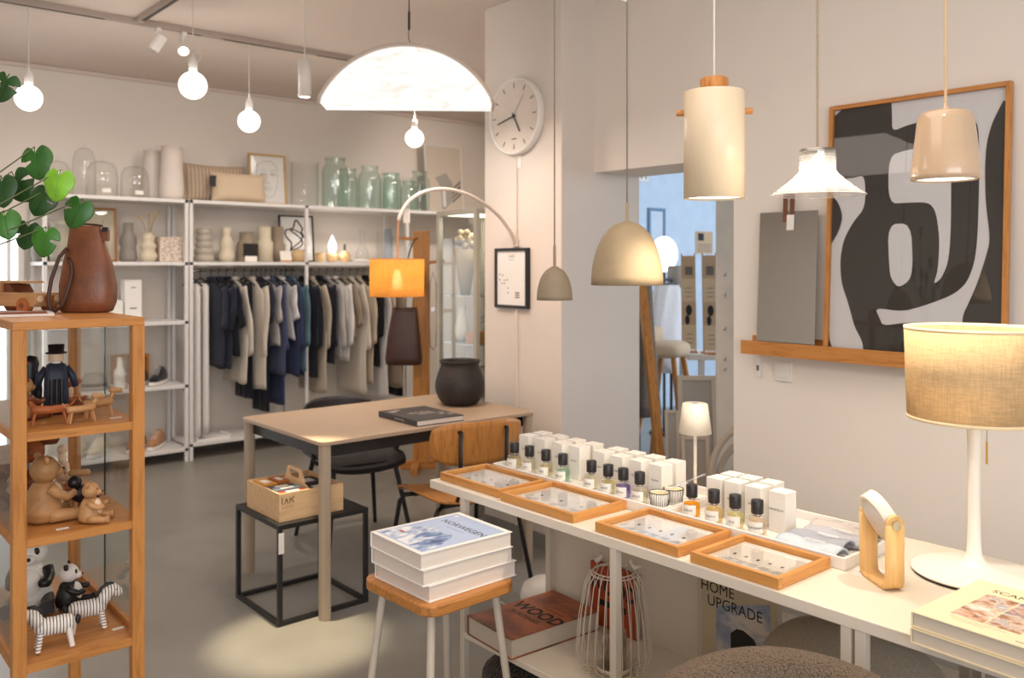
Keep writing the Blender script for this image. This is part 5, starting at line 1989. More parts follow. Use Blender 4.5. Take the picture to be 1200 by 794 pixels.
sitter('toy_panda', 'small seated toy panda behind the zebras', 'toy panda', .686, 2.81, .48, -25, .138, m_toyblack, m_toywhite, m_toywhite, m_toyblack, m_toyblack, m_toyblack)
sitter('toy_panda', 'large seated toy panda behind the oak corner post', 'toy panda', .608, 2.90, .48, 250, .215, m_toywhite, m_toywhite, m_toywhite, m_toyblack, m_toyblack, m_toyblack)
sitter('toy_bear', 'large pale oak toy bear with a maple chest, seated on the middle shelf', 'toy bear', .577, 2.62, .796, 8, .19, m_toy, m_toypale, m_toy, m_toy, m_toy, None, arm_up=-.02)
sitter('toy_bear', 'small pale oak toy bear near the right front of the middle shelf', 'toy bear', .672, 2.535, .796, -28, .115, m_toy, m_toypale, m_toy, m_toy, m_toy)
sitter('toy_monkey', 'dark walnut toy monkey at the left of the middle shelf', 'toy monkey', .560, 2.87, .796, 262, .17, m_toydark, m_toypale, m_toydark, m_toydark, m_toydark)


def peg_dog(name, lab, cat, x, y, z, rz, s, mat, headm=None, tailup=True, long=1.0):
    t = toy(name, lab, cat, x, y, z, rz)
    K = lambda g: setattr(g, 'v', [(a * s, b * s, c * s) for a, b, c in g.v]) or g
    K(MB(mat).tube([(-.5 * long, 0, .48), (-.46 * long, 0, .48), (0, 0, .47), (.4 * long, 0, .50), (.46 * long, 0, .50)], [.06, .13, .12, .145, .07], 16)).build('body', t)
    K(MB(mat).tube([(.38 * long, 0, .55), (.46 * long, 0, .72), (.5 * long, 0, .82)], [.09, .08, .07], 12)).build('neck', t)
    K(MB(headm or mat).tube([(.36 * long, 0, .86), (.42 * long, 0, .87), (.62 * long, 0, .84), (.76 * long, 0, .82), (.78 * long, 0, .82)], [.06, .105, .095, .085, .04], 14)).build('head', t)
    for sx in (-1, 1):
        for sy in (-1, 1):
            K(MB(mat).cyl((sx * .34 * long, sy * .06, .42), (sx * .42 * long, sy * .10, .018), .045, .036, n=10)).build('leg', t)
    if tailup:
        K(MB(mat).tube([(-.48 * long, 0, .52), (-.6 * long, 0, .66), (-.62 * long, 0, .74)], [.03, .024, .016], 8)).build('tail', t)
    return t


peg_dog('toy_dog', 'pale peg-legged toy dog on the top shelf, nearer of the pair', 'toy dog', .652, 2.535, 1.064, 8, .078, m_toy)
peg_dog('toy_dog', 'pale peg-legged toy dog on the top shelf, behind the other one', 'toy dog', .712, 2.60, 1.064, 5, .082, m_toy)
peg_dog('toy_dog', 'brown toy dachshund with an upright tail on the top shelf', 'toy dog', .578, 2.555, 1.064, 175, .085, m_toyred, m_toydark, True, 1.15)
peg_dog('toy_horse', 'pale maple toy horse at the back of the middle shelf', 'toy horse', .695, 2.90, .796, 80, .14, m_toypale)
peg_dog('toy_dog', 'teak toy dachshund with a long body across the middle shelf', 'toy dog', .62, 2.735, .796, 6, .105, m_toyred, m_toy, True, 1.35)
# bull with horns
t = toy('toy_bull', 'toy bull with curved horns at the back of the middle shelf', 'toy bull', .605, 3.03, .796, -10)
t.scale = (.88, .88, .88)
MB(m_toyred).tube([(-.08, 0, .12), (-.07, 0, .12), (0, 0, .125), (.06, 0, .135), (.075, 0, .135)], [.02, .04, .038, .042, .02], 16).build('body', t)
h = MB(m_toydark).tube([(.06, 0, .165), (.08, 0, .178), (.105, 0, .172), (.12, 0, .165)], [.02, .03, .026, .018], 14).build('head', t)
for sy in (-1, 1):
    MB(m_toydark).tube([(.075, sy * .02, .20), (.08, sy * .045, .215), (.085, sy * .055, .24), (.09, sy * .05, .262)], [.009, .008, .006, .003], 8).build('horn', h)
for sx in (-1, 1):
    for sy in (-1, 1):
        MB(m_toyred).cyl((sx * .05, sy * .022, .11), (sx * .06, sy * .03, .003), .013, .011, n=12).build('leg', t)
# small dark bird
t = toy('toy_bird', 'small black toy bird behind the small bear', 'toy bird', .69, 2.66, .796, 200)
MB(m_toyblack).tube([(-.05, 0, .035), (-.03, 0, .04), (0, 0, .045), (.025, 0, .055), (.04, 0, .05)], [.006, .02, .027, .024, .008], 14).build('body', t)
MB(m_toyblack).ell((.028, 0, .085), (.019, .018, .018), 14).build('head', t)
MB(m_toyred).cyl((0, 0, 0), (0, 0, .025), .016, n=16).build('base', t)
# top-hat figure
t = toy('toy_figure', 'wooden figure in a dark blue coat and black top hat', 'toy figure', .640, 2.75, 1.064, -10)
t.scale = (1.16, 1.16, 1.16)
m_coat = paint('toy_navy', S(40, 46, 66), .5)
MB(m_coat).loft([(0, 0, 0, .028, .024), (.004, 0, 0, .029, .025), (.09, 0, 0, .026, .021), (.118, 0, 0, .022, .017), (.122, 0, 0, .016, .012)], 24, 4).build('coat', t)
g = MB(m_toyblack)
for k in (-.012, 0, .012):
    g.cyl((k, -.024, .004), (k * .9, -.020, .085), .0055, n=8)
g.build('apron', t)
MB(m_toywhite).cyl((0, 0, .120), (0, 0, .130), .010, n=16).build('collar', t)
h = MB(m_toypale).cyl((0, 0, .128), (0, 0, .148), .0165, n=20).build('head', t)
MB(m_toyblack).lathe([(0, .146), (.024, .146), (.024, .149), (.0175, .150), (.0185, .168), (0, .168)], n=24).build('top_hat', h)
for sx in (-1, 1):
    MB(m_coat).tube([(sx * .022, 0, .112), (sx * .036, -.002, .09), (sx * .042, -.006, .062)], [.008, .009, .007], 10).build('arm', t)
# hanging / seated monkey
sitter('toy_monkey', 'light brown toy monkey left of the top-hat figure', 'toy monkey', .543, 2.69, 1.064, 20, .125, m_toy, m_toypale, m_toy, m_toydark, m_toydark)
sitter('toy_monkey', 'small teak toy monkey behind the top-hat figure', 'toy monkey', .675, 2.865, 1.064, -30, .14, m_toyred, m_toypale, m_toyred, m_toyred, m_toyred, arm_up=.12)
t = toy('toy_penguin', 'black toy penguin standing behind the top-hat figure', 'toy penguin', .592, 2.84, 1.064, 240)
MB(m_toyblack).lathe([(0, 0), (.022, 0), (.03, .02), (.032, .06), (.026, .10), (.02, .118), (.024, .135), (.018, .155), (0, .16)], n=22).build('body', t)
MB(m_toywhite).ell((.014, 0, .06), (.02, .02, .045), 14).build('belly', t)
MB(m_toyred).cyl((.018, 0, .14), (.042, 0, .136), .006, .001, n=10).build('beak', t)
t = toy('toy_hedgehog', 'dark oval toy hedgehog behind the two pale dogs', 'toy hedgehog', .70, 2.70, 1.064, 0)
MB(m_toydark).ell((0, 0, .020), (.036, .024, .020), 18).build('body', t)
MB(m_toy).cyl((.028, 0, .018), (.05, 0, .014), .011, .003, n=12).build('snout', t)
for x, y, z, lb in ((.752, 2.56, .48, 'small white price label on the bottom cabinet shelf'), (.60, 2.60 - .085, .796, 'small white price label by the large bear'), (.745, 2.56, 1.064, 'small white price label beside the pale toy dogs')):
    t = thing('price_label', lb, 'label', (x, y, z + .0006), 5, 'price labels in the cabinet')
    g = MB(m_tagp).box(-.015, -.006, 0, .015, .006, .0012)
    g.use(m_inkg).box(-.011, -.002, .0012, .011, -.001, .0014)
    g.build('label', t)

# ------------------------------------------------------------------ on top of the cabinet
t = thing('brochure', 'flat magazine lying under the toy car on the oak cabinet', 'magazine', (.565, 2.80, CT + .0005), -10)
g = MB(m_paper).box(-.075, -.10, 0, .075, .10, .006)
g.use(paint('brochure_print', S(150, 84, 60), .5, var=.2))
g.box(-.06, -.09, .006, .06, .05, .0063)
g.build('pages', t, bev=.001)

t = thing('toy_car', 'wooden toy estate car parked on the oak cabinet', 'toy car', (.590, 2.985, CT + .0005), -62)
T = fr((1, 0, 0), (0, 0, 1), (0, .0, 0))
low = [(-.125, .018), (.115, .018), (.125, .028), (.125, .052), (.118, .058), (.045, .060), (-.12, .060), (-.125, .05)]
MB(m_toy).prism(low, -.046, .046, T).build('body', t, bev=.003)
roof = [(-.115, .060), (.035, .060), (.02, .074), (.062, .088), (.052, .093), (-.06, .094), (-.10, .088), (-.118, .07)]
MB(m_toy).box(-.03, -.043, .06, -.018, .043, .086).build('pillar', t)
MB(m_toy).prism([(-.115, .060), (-.085, .060), (-.085, .084), (.062, .087), (.052, .093), (-.06, .094), (-.10, .088), (-.118, .07)], -.043, .043, T).build('roof', t, bev=.002)
MB(m_toydark).prism([(-.084, .0602), (.026, .0602), (.006, .0835), (-.084, .0838)], -.034, .034, T).build('windows', t)
for x in (-.078, .078):
    for sy in (-1, 1):
        w = MB(m_toyred).cyl((x, sy * .030, .022), (x, sy * .053, .022), .022, n=24).build('wheel', t)
        MB(m_toydark).cyl((x, sy * .053, .022), (x, sy * .055, .022), .008, n=14).build('hub', w)
for sy in (-1, 1):
    MB(m_toypale).cyl((.124, sy * .030, .042), (.1275, sy * .030, .042), .010, n=18).build('headlight', t)
    MB(m_toyred).box(.1245, sy * .012 - .004, .03, .1265, sy * .012 + .004, .05).build('grille', t)

t = thing('leather_bag', 'tan leather bucket bag with a dark strap on top of the oak cabinet', 'bag', (.742, 2.83, CT + .0008), -38)
g = MB(m_leather).loft([(0, 0, 0, .066, .036), (.004, 0, 0, .074, .042), (.03, .004, 0, .080, .047), (.08, .004, 0, .082, .046), (.14, .003, 0, .072, .038), (.20, .000, 0, .056, .025), (.245, -.004, 0, .047, .015), (.258, -.005, 0, .045, .012)], 36, 2.6, None, .02)
g.build('body', t)
MB(m_leatherd).tube([(.048, -.004, .257), (.03, .006, .261), (0, -.004, .263), (-.03, .003, .262), (-.054, -.004, .259)], .003, 6).build('opening_edge', t)
MB(m_leather).box(.044, -.01, .212, .068, .002, .248).build('flap', t, bev=.002)
MB(m_blackp).box(.048, -.011, .240, .066, .001, .254).build('clasp', t, bev=.002)
MB(m_leatherd).tube([(-.046, -.026, .190), (-.062, -.040, .165), (-.080, -.050, .10), (-.088, -.054, .045), (-.082, -.056, .012), (-.064, -.058, .008), (-.042, -.059, .025), (-.026, -.057, .08), (-.022, -.047, .120), (-.028, -.042, .145), (-.040, -.034, .160)], .0058, 8).build('strap', t)

# ------------------------------------------------------------------ monstera
m_leafs = []
for i, c in enumerate((S(46, 98, 30), S(32, 74, 24), S(124, 184, 46), S(58, 118, 34))):
    m, nt, out = _new('leaf_%s' % ['mid', 'dark', 'bright', 'fresh'][i])
    p = _pr(nt, out, .36, 0, .5)
    vec = _coord(nt)
    nt.links.new(_ramp(nt, _noise(nt, vec, 22, 4), [(.3, mul(c, .78)), (.7, mul(c, 1.25))]), p.inputs['Base Color'])
    p.inputs['Transmission Weight'].default_value = 0
    m_leafs.append(m)
m_petiole = paint('petiole_green', S(96, 110, 64), .5)
m_vein = paint('leaf_vein', S(130, 170, 90), .5)
t = thing('plant_stand', 'slim oak plant stand holding the monstera beside the cabinet', 'plant stand', (.02, 2.95, 0))
MB(m_oak).lathe([(0, 1.03), (.15, 1.03), (.15, 1.05), (0, 1.05)], n=32).build('top', t)
for k in range(3):
    a = R(120 * k + 20)
    MB(m_oakz).cyl((.09 * math.cos(a), .09 * math.sin(a), 1.03), (.16 * math.cos(a), .16 * math.sin(a), 0), .014, .011).build('leg', t)
t = thing('monstera', 'monstera plant with glossy split leaves reaching over the oak cabinet', 'plant', (.02, 2.95, 1.0505))
MB(m_greyc).lathe([(0, .003), (.085, .003), (.11, .19), (.104, .19), (.08, .02), (0, .02)], n=32).build('pot', t)
MB(paint('soil', S(60, 46, 36), .9)).lathe([(0, .165), (.1, .165)], n=24).build('soil', t)
FW = V((.6494, .7604, 0))
RT = V((.7604, -.6494, 0))
UP = V((0, 0, 1))


def leaf(px, pz, dist, L, ang, mat, slits, tilt=.25, yaw=.0, vein=False):
    """leaf base at lateral px, height pz, distance; ang = direction of the tip (deg, 0 right, -90 down)"""
    base = FW * dist + RT * px + UP * pz - V((.02, 2.95, 1.0505))
    y = (RT * math.cos(R(ang)) + UP * math.sin(R(ang)) - FW * tilt).normalized()
    nz = (-FW + RT * yaw - y * (-FW + RT * yaw).dot(y)).normalized()
    x = y.cross(nz)

    def fn(u, v):
        th = (u - .5) * 2 * PI            # 0 at the tip, +-pi at the stem notch
        at = abs(th) / PI
        rho = .60 - .17 * min(1, at / .33) + .06 * math.sin(PI * min(1, max(0, (at - .3) / .62))) - .30 * max(0, (at - .84) / .16) ** 1.2
        xx = rho * v * math.sin(th) * .98
        yy = .40 + rho * v * math.cos(th)
        z = -.55 * xx * xx - .28 * max(0, yy - .1) ** 2 + .06 * abs(xx)
        return base + x * (xx * L) + y * (yy * L) + nz * (z * L)

    def skip(u, v):
        th = math.degrees((u - .5) * 2 * PI)
        for c, wd_, lo, hi in slits:
            side = 1 if c > 0 else -1
            c0 = (150 - 120 * abs(c)) * side
            if v > lo and v < hi and abs(th - c0) < wd_ * 200 * (.35 + .65 * v):
                return True
        return False
    o = MB(mat).grid(fn, 72, 14, skip).build('leaf', t, solid=.0012)
    mid = [base + y * (q * L) + nz * (-.28 * max(0, q - .1) ** 2 * L + .0014) for q in [.02 + .92 * i / 10 for i in range(11)]]
    fn = lambda a_, b_: mid[min(10, int(round(b_ * 10)))] - nz * .0012
    MB(m_vein if vein else mat).tube([fn(.5, i / 10) + nz * .0012 for i in range(10)], .0014, 5).build('midrib', o)
    hub = V((0, 0, .17))
    b2 = base + y * (.02 * L)
    MB(m_petiole).tube(bez(hub, hub + UP * .10 + (b2 - hub) * .25, b2 + (hub - b2) * .28 + UP * .03 + FW * .03, b2, 12), [.0026] * 9 + [.0022, .002, .0018, .0016], 6).build('stem', t)


mp = lambda px: (px - 600) / 1030
def PL(px, py, d, L, ang, mi, slits, **k):
    leaf(mp(px) * d, 1.49 - (py - 309) * d / 1030, d, L, ang, m_leafs[mi], slits, **k)


E_ = 2.0
PL(41, 171, 2.42, .094, -80, 0, [(.62, .07, .35, E_)])
PL(72, 198, 2.36, .088, -99, 2, [], vein=True)
PL(58, 220, 2.44, .086, -118, 1, [(-.5, .04, .35, .8)])
PL(98, 232, 2.40, .088, -112, 0, [(.55, .04, .45, E_)])
PL(35, 259, 2.46, .080, -100, 1, [(.7, .05, .5, E_)])
PL(55, 265, 2.40, .084, -95, 3, [(-.62, .06, .4, E_)])
PL(5, 246, 2.38, .080, -75, 3, [], yaw=.3)
PL(12, 86, 2.46, .085, -110, 1, [(.4, .05, .3, E_), (.65, .05, .3, E_), (-.5, .05, .3, E_), (.88, .04, .25, E_)])
PL(14, 200, 2.50, .10, -60, 1, [(.45, .06, .3, E_), (-.5, .06, .3, E_), (.75, .05, .3, E_)])
PL(2, 205, 2.44, .09, -85, 1, [(.5, .05, .4, E_)])
# ------------------------------------------------------------------ clock and notice on the pillar
t = thing('wall_clock', 'round white wall clock hanging high on the pillar', 'clock', (3.1098, 3.580, 2.282))
TC = fr((0, -1, 0), (0, 0, 1), (0, 0, 0))
MB(m_white).lathe([(0, 0), (.203, 0), (.207, .006), (.207, .040), (.203, .046), (.198, .046), (.196, .036), (0, .034)], n=64, T=TC).build('case', t)
g = MB(paint('dial_cream', S(222, 210, 198), .6)).lathe([(0, .0345), (.195, .0365)], n=48, T=TC)
g.use(m_inkg)
for k in range(12):
    a = R(30 * k)
    g.bar(TC @ V((.150 * math.sin(a), .150 * math.cos(a), .038)), TC @ V((.178 * math.sin(a), .178 * math.cos(a), .038)), .005, .001, (1, 0, 0))
g.box(-.0378, -.02, -.125, -.0372, .02, -.119)
g.build('dial', t)
for nm, ang, ln, w, z in (('hour_hand', 150, .10, .008, .0405), ('minute_hand', 257, .135, .006, .042), ('second_hand', 38, .135, .002, .0432)):
    a = R(ang)
    MB(m_ink if nm != 'second_hand' else m_inkg).bar(TC @ V((-.02 * math.sin(a), -.02 * math.cos(a), z)), TC @ V((ln * math.sin(a), ln * math.cos(a), z)), w, .001, (1, 0, 0)).build(nm, t)
MB(m_ink).lathe([(0, .045), (.008, .045), (.008, .038)], n=16, T=TC).build('hub', t)
MB(m_tagp).box(-.004, -.02, -.275, -.001, .02, -.205).build('price_tag', t)

t = thing('framed_notice', 'black framed printed notice hanging on the pillar below the clock', 'picture', (3.1098, 3.625, 1.413))
g = MB(m_black)
w, h, e = .272, .325, .016
T = fr((0, -1, 0), (0, 0, 1), (0, 0, 0))
g.T = T
g.box(-w / 2, -h / 2, 0, -w / 2 + e, h / 2, .026).box(w / 2 - e, -h / 2, 0, w / 2, h / 2, .026).box(-w / 2 + e, -h / 2, 0, w / 2 - e, -h / 2 + e, .026).box(-w / 2 + e, h / 2 - e, 0, w / 2 - e, h / 2, .026)
g.build('frame', t, bev=.0015)
g = MB(m_paper)
g.T = T
g.box(-w / 2 + e, -h / 2 + e, .012, w / 2 - e, h / 2 - e, .016)
g.use(m_inkg)
g.text('LAKE', .022, TR(0, .118, .0165))
g.box(-.025, .098, .016, .025, .100, .0164)
for x, y in ((-.10, .02), (-.075, .015), (-.10, -.01), (-.06, -.012), (-.035, -.01), (-.08, -.03), (-.06, -.03), (-.03, -.055), (-.03, -.08)):
    g.box(x - .004, y - .004, .016, x + .004, y + .004, .0164)
for k in range(3):
    g.box(.03, -.083 - .012 * k, .016, .065, -.076 - .012 * k, .0164)
g.build('print', t)

# arc lamp from the pillar
m_arc = paint('pale_pink_steel', S(216, 200, 188), .4, var=.01)
t = thing('arc_lamp', 'arched wall lamp with a glowing orange fabric drum shade over the beige table', 'lamp', (3.1098, 3.6, 1.59))
MB(m_arc).box(-.014, -.02, -.008, -.0, .02, .035).build('wall_plate', t, bev=.003)
ap = [(3.098, 1.600), (3.085, 1.63), (3.052, 1.678), (2.974, 1.753), (2.87, 1.812), (2.758, 1.852), (2.622, 1.868), (2.502, 1.846), (2.416, 1.799), (2.366, 1.735), (2.352, 1.70)]
pts = [V((x - 3.1098, 0, z - 1.59)) for x, z in ap]
sm = []
for i in range(len(pts) - 1):
    p0, p1, p2, p3 = pts[max(0, i - 1)], pts[i], pts[i + 1], pts[min(len(pts) - 1, i + 2)]
    for q in range(4):
        u = q / 4
        sm.append(.5 * ((2 * p1) + (p2 - p0) * u + (2 * p0 - 5 * p1 + 4 * p2 - p3) * u * u + (3 * p1 - p0 - 3 * p2 + p3) * u ** 3))
sm.append(pts[-1])
MB(m_arc).tube(sm, .0095, 10).build('arm', t)
lx = 2.343 - 3.1098
MB(paint('textile_cord', S(206, 150, 110), .8)).cyl((lx + .009, 0, .11), (lx, 0, -.08), .0045, n=8).build('cord', t)
m_orange = shade_fabric('orange_linen', S(250, 192, 108), .66, 160, .10, .10)
sh = MB(m_orange).lathe([(.131, -.257), (.131, -.076)], n=56).build('lamp_shade', t, solid=.0015)
m_ob = paint('orange_binding', S(222, 150, 70), .8)
for z in (-.256, -.077):
    g = MB(m_ob).lathe([(.130, z - .002), (.1325, z - .002), (.1325, z + .002), (.130, z + .002), (.130, z - .002)], n=56)
    g.build('binding', sh)
MB(m_arc).cyl((lx * 0, 0, -.08), (0, 0, -.13), .014).build('socket', t)
MB(emit('warm_filament_bulb', (1, .80, .42, 1), 40)).lathe([(0, -.225), (.015, -.222), (.024, -.20), (.022, -.17), (.012, -.13)], n=18).build('bulb', t)
for o in list(t.children):
    if o.name.startswith(('lamp_shade', 'socket', 'bulb')):
        o.location.x = lx
MB(m_tagp).box(lx + .035, -.001, .10, lx + .075, .001, .17).build('price_tag', t)
light('POINT', 'orange_shade_glow', (2.343, 3.6, 1.42), 6.5, (1, .76, .46), shadow_soft_size=.025)

# ------------------------------------------------------------------ picture ledge, picture and mirror
t = thing('picture_ledge', 'oak picture ledge on the right wall', 'ledge', (XR, 1.46, 1.10))
L0, L1 = -.62, .808
MB(m_oaky).box(-.10, L0, 0, 0, L1, .012).build('bottom', t)
MB(m_oaky).box(-.10, L0, .012, -.088, L1, .058).build('front_lip', t, bev=.001)
MB(m_oaky).box(-.012, L0, .012, 0, L1, .075).build('back_rail', t)
LE = V((.050, 0, 1.0)).normalized()


def lean(y, xo=3.292, z=1.1128):
    m = fr((0, -1, 0), tuple(LE), (xo, y, z))
    return m


t = thing('framed_picture', 'large oak framed abstract black and white picture leaning on the ledge', 'picture', (0, 0, 0))
W_, H_, e = .687, 1.018, .017
T = lean(1.888)
g = MB(m_oakz)
g.T = T
g.box(0, 0, 0, e, H_, .026).box(W_ - e, 0, 0, W_, H_, .026)
g.use(m_oaky)
g.box(e, 0, 0, W_ - e, e, .026).box(e, H_ - e, 0, W_ - e, H_, .026)
g.build('frame', t, bev=.0012)
art = MB(paint('art_paper', S(228, 228, 230), .5, var=.01))
art.T = T
art.box(e, e, .004, W_ - e, H_ - e, .008)
m_artk = paint('art_black', S(52, 49, 47), .55, var=.05)
cl = lambda pts: [(min(W_ - e, max(e, x)), min(H_ - e, max(e, y + .012))) for x, y in pts]


def smooth_poly(p, it=2):
    for _ in range(it):
        q = []
        for i in range(len(p)):
            a, b = p[i], p[(i + 1) % len(p)]
            q += [(a[0] * .78 + b[0] * .22, a[1] * .78 + b[1] * .22), (a[0] * .22 + b[0] * .78, a[1] * .22 + b[1] * .78)]
        p = q
    return p


big = [(0.002, 1.02), (0.25, 1.02), (0.256, 0.939), (0.257, 0.877), (0.321, 0.897), (0.411, 0.905), (0.497, 0.905), (0.56, 0.889), (0.577, 0.854), (0.582, 0.653), (0.58, 0.453), (0.571, 0.368), (0.547, 0.297), (0.5, 0.252), (0.386, 0.205), (0.312, 0.184), (0.205, 0.195), (0.227, 0.153), (0.239, 0.126), (0.328, 0.143), (0.432, 0.148), (0.463, 0.063), (0.45, 0.0), (0.162, 0.0), (0.161, 0.057), (0.123, 0.117), (0.095, 0.21), (0.063, 0.289), (0.055, 0.384), (0.069, 0.464), (0.109, 0.535), (0.157, 0.588), (0.152, 0.718), (0.103, 0.709), (0.052, 0.709), (-0.001, 0.726)]
w1 = [(0.247, 0.782), (0.309, 0.799), (0.369, 0.803), (0.442, 0.808), (0.48, 0.8), (0.485, 0.66), (0.487, 0.47), (0.48, 0.368), (0.456, 0.31), (0.428, 0.289), (0.444, 0.339), (0.448, 0.456), (0.432, 0.56), (0.405, 0.595), (0.33, 0.598), (0.25, 0.597)]
w2 = [(0.249, 0.519), (0.34, 0.519), (0.351, 0.353), (0.339, 0.301), (0.297, 0.274), (0.274, 0.3), (0.261, 0.33)]
p1 = [(0.662, 0.949), (0.646, 0.917), (0.621, 0.863), (0.604, 0.794), (0.601, 0.694), (0.606, 0.58), (0.624, 0.452), (0.612, 0.396), (0.584, 0.297), (0.556, 0.226), (0.536, 0.182), (0.534, 0.125), (.60, .0), (.68, .0), (.68, .9)]
p2 = [(-0.005, 0.66), (0.041, 0.618), (0.064, 0.557), (0.046, 0.489), (-0.002, 0.424)]
p3 = [(-0.002, 0.117), (0.031, 0.032), (0.034, 0.0), (-0.001, 0.0)]
for poly, mt, z in ((big, m_artk, .009), (w1, art.mats[0], .010), (w2, art.mats[0], .010), (p1, m_artk, .011), (p2, m_artk, .011), (p3, m_artk, .011)):
    art.use(mt)
    art.ngon([(x, y, z) for x, y in cl(smooth_poly(poly, 2))])
art.build('print', t)
g = MB(thin_glass('picture_glass', (.98, .98, .98, 1), 1.0, .01))
g.T = T
g.box(e, e, .016, W_ - e, H_ - e, .018)
g.build('glass', t)

t = thing('hanging_mirror', 'frameless rectangular mirror with a leather strap leaning on the ledge', 'mirror', (0, 0, 0))
T = lean(2.214, 3.292, 1.1128)
g = MB(paint('mirror_silver', S(214, 218, 220), .02, 1, var=0))
g.T = T
g.box(0, 0, 0, .277, .600, .006)
g.build('glass', t, bev=.0015)
g = MB(m_leather)
g.T = T
for x in (.125, .158):
    g.box(x - .011, .555, .006, x + .011, .665, .009)
g.box(.114, .655, .006, .169, .675, .009)
g.build('strap', t, bev=.001)
g = MB(m_tagp)
g.T = T
g.box(.135, .52, .009, .170, .585, .0105)
g.build('price_tag', t)
t = thing('light_switch', 'white square light switch on the wall under the ledge', 'light switch', (XR, 2.118, 1.027))
MB(m_white).box(-.010, -.042, -.042, 0, .042, .042).build('plate', t, bev=.002)
MB(m_white).box(-.014, -.028, -.028, -.010, .028, .028).build('rocker', t, bev=.002)
t = thing('wall_plate', 'small slim white wall switch left of the square one', 'light switch', (XR, 2.243, 1.03))
MB(m_white).box(-.008, -.012, -.04, 0, .012, .04).build('plate', t, bev=.002)
MB(m_inkg).box(-.0095, -.006, -.01, -.008, .006, .014).build('button', t)

# ------------------------------------------------------------------ glass vitrine behind the pillar
m_vit = paint('grey_green_steel', S(178, 172, 158), .45)
t = thing('glass_vitrine', 'grey framed glass vitrine with lit top behind the pillar', 'cabinet', (3.2, 4.07, 0))
vx, vy, vh, e = .38, .40, 1.815, .028
for x in (0, vx - e):
    for y in (0, vy - e):
        MB(m_vit).box(x, y, 0, x + e, y + e, vh).build('post', t, bev=.001)
for z0, z1 in ((vh - e, vh), (.0, .08)):
    MB(m_vit).box(e, 0, z0, vx - e, e, z1).box(e, vy - e, z0, vx - e, vy, z1).box(0, e, z0, e, vy - e, z1).box(vx - e, e, z0, vx, vy - e, z1).build('rail', t)
MB(m_vit).box(e, e, vh - .01, vx - e, vy - e, vh - .002).build('top', t)
MB(m_vit).box(e, e, .06, vx - e, vy - e, .08).build('floor_panel', t)
MB(emit('vitrine_strip', (1, .93, .74, 1), 3)).box(.05, .05, vh - .028, vx - .05, vy - .05, vh - .012).build('light_panel', t)
for z in (1.30, 1.01, .70):
    MB(thin_glass('shelf_glass', (.90, .94, .92, 1), 1, .02, .06)).box(.014, .014, z - .008, vx - .014, vy - .014, z).build('shelf', t)
MB(m_pane).box(.012, e, .08, .016, vy - e, vh - e).build('glass_pane', t)
MB(m_pane).box(e, .012, .08, vx - e, .016, vh - e).build('glass_pane', t)
light('AREA', 'vitrine_light', (3.39, 4.27, vh - .035), 1.3, (1, .92, .74), shape='SQUARE', size=.25)
gv = 'things in the glass vitrine'
t = thing('dried_bouquet', 'wrapped dried bouquet standing on the top vitrine shelf', 'bouquet', (3.32, 4.33, 1.3005), 0, gv)
MB(paint('kraft_wrap', S(196, 172, 144), .8)).lathe([(0, 0), (.03, 0), (.06, .2), (.075, .28), (.07, .28), (.055, .2), (0, .15)], n=20).build('wrap', t)
g = MB(paint('dried_petals', S(176, 156, 132), .8))
for k in range(26):
    a = k * 2.4
    r_ = .065 * math.sqrt((k % 13) / 13)
    g.ell((r_ * math.cos(a), r_ * math.sin(a), .30 + .09 * ((k * 7) % 10) / 10), .021, 8)
g.build('blooms', t)
for x, y, z, lb in ((3.40, 4.20, 1.3005, 'small glass house lantern on the top vitrine shelf'), (3.40, 4.22, 1.0105, 'small glass house lantern on the middle vitrine shelf')):
    t = thing('glass_lantern', lb, 'lantern', (x, y, z), 20, gv)
    g = MB(m_brass)
    q = .055
    for sx in (-1, 1):
        for sy in (-1, 1):
            g.bar((sx * q, sy * q, 0), (sx * q, sy * q, .11), .005).bar((sx * q, sy * q, .11), (0, 0, .19), .005)
        g.bar((sx * q, -q, .003), (sx * q, q, .003), .005).bar((-q, sx * q, .003), (q, sx * q, .003), .005).bar((sx * q, -q, .11), (sx * q, q, .11), .005).bar((-q, sx * q, .11), (q, sx * q, .11), .005)
    g.build('frame', t)
    MB(m_pane).rings([[(-q, -q, 0), (q, -q, 0), (q, q, 0), (-q, q, 0)], [(-q, -q, .11), (q, -q, .11), (q, q, .11), (-q, q, .11)], [(-.002, -.002, .188), (.002, -.002, .188), (.002, .002, .188), (-.002, .002, .188)]], False).build('panes', t)
t = thing('wooden_box', 'small oak box on the middle vitrine shelf', 'box', (3.275, 4.165, 1.0105), 0, gv)
MB(m_oak).box(-.05, -.04, 0, .05, .04, .06).build('box', t, bev=.002)
MB(m_oak).box(-.052, -.042, .0602, .052, .042, .072).build('lid', t, bev=.002)
lvase('vase', 'white vase on the middle vitrine shelf', 3.30, 4.34, 1.012, [(0, 0), (.04, 0), (.05, .05), (.03, .13), (.02, .2), (.026, .22)], m_matw, gv)
lvase('vase', 'grey pot on the lower vitrine shelf', 3.40, 4.22, .702, [(0, 0), (.06, 0), (.07, .08), (.06, .15)], m_greyc, gv)

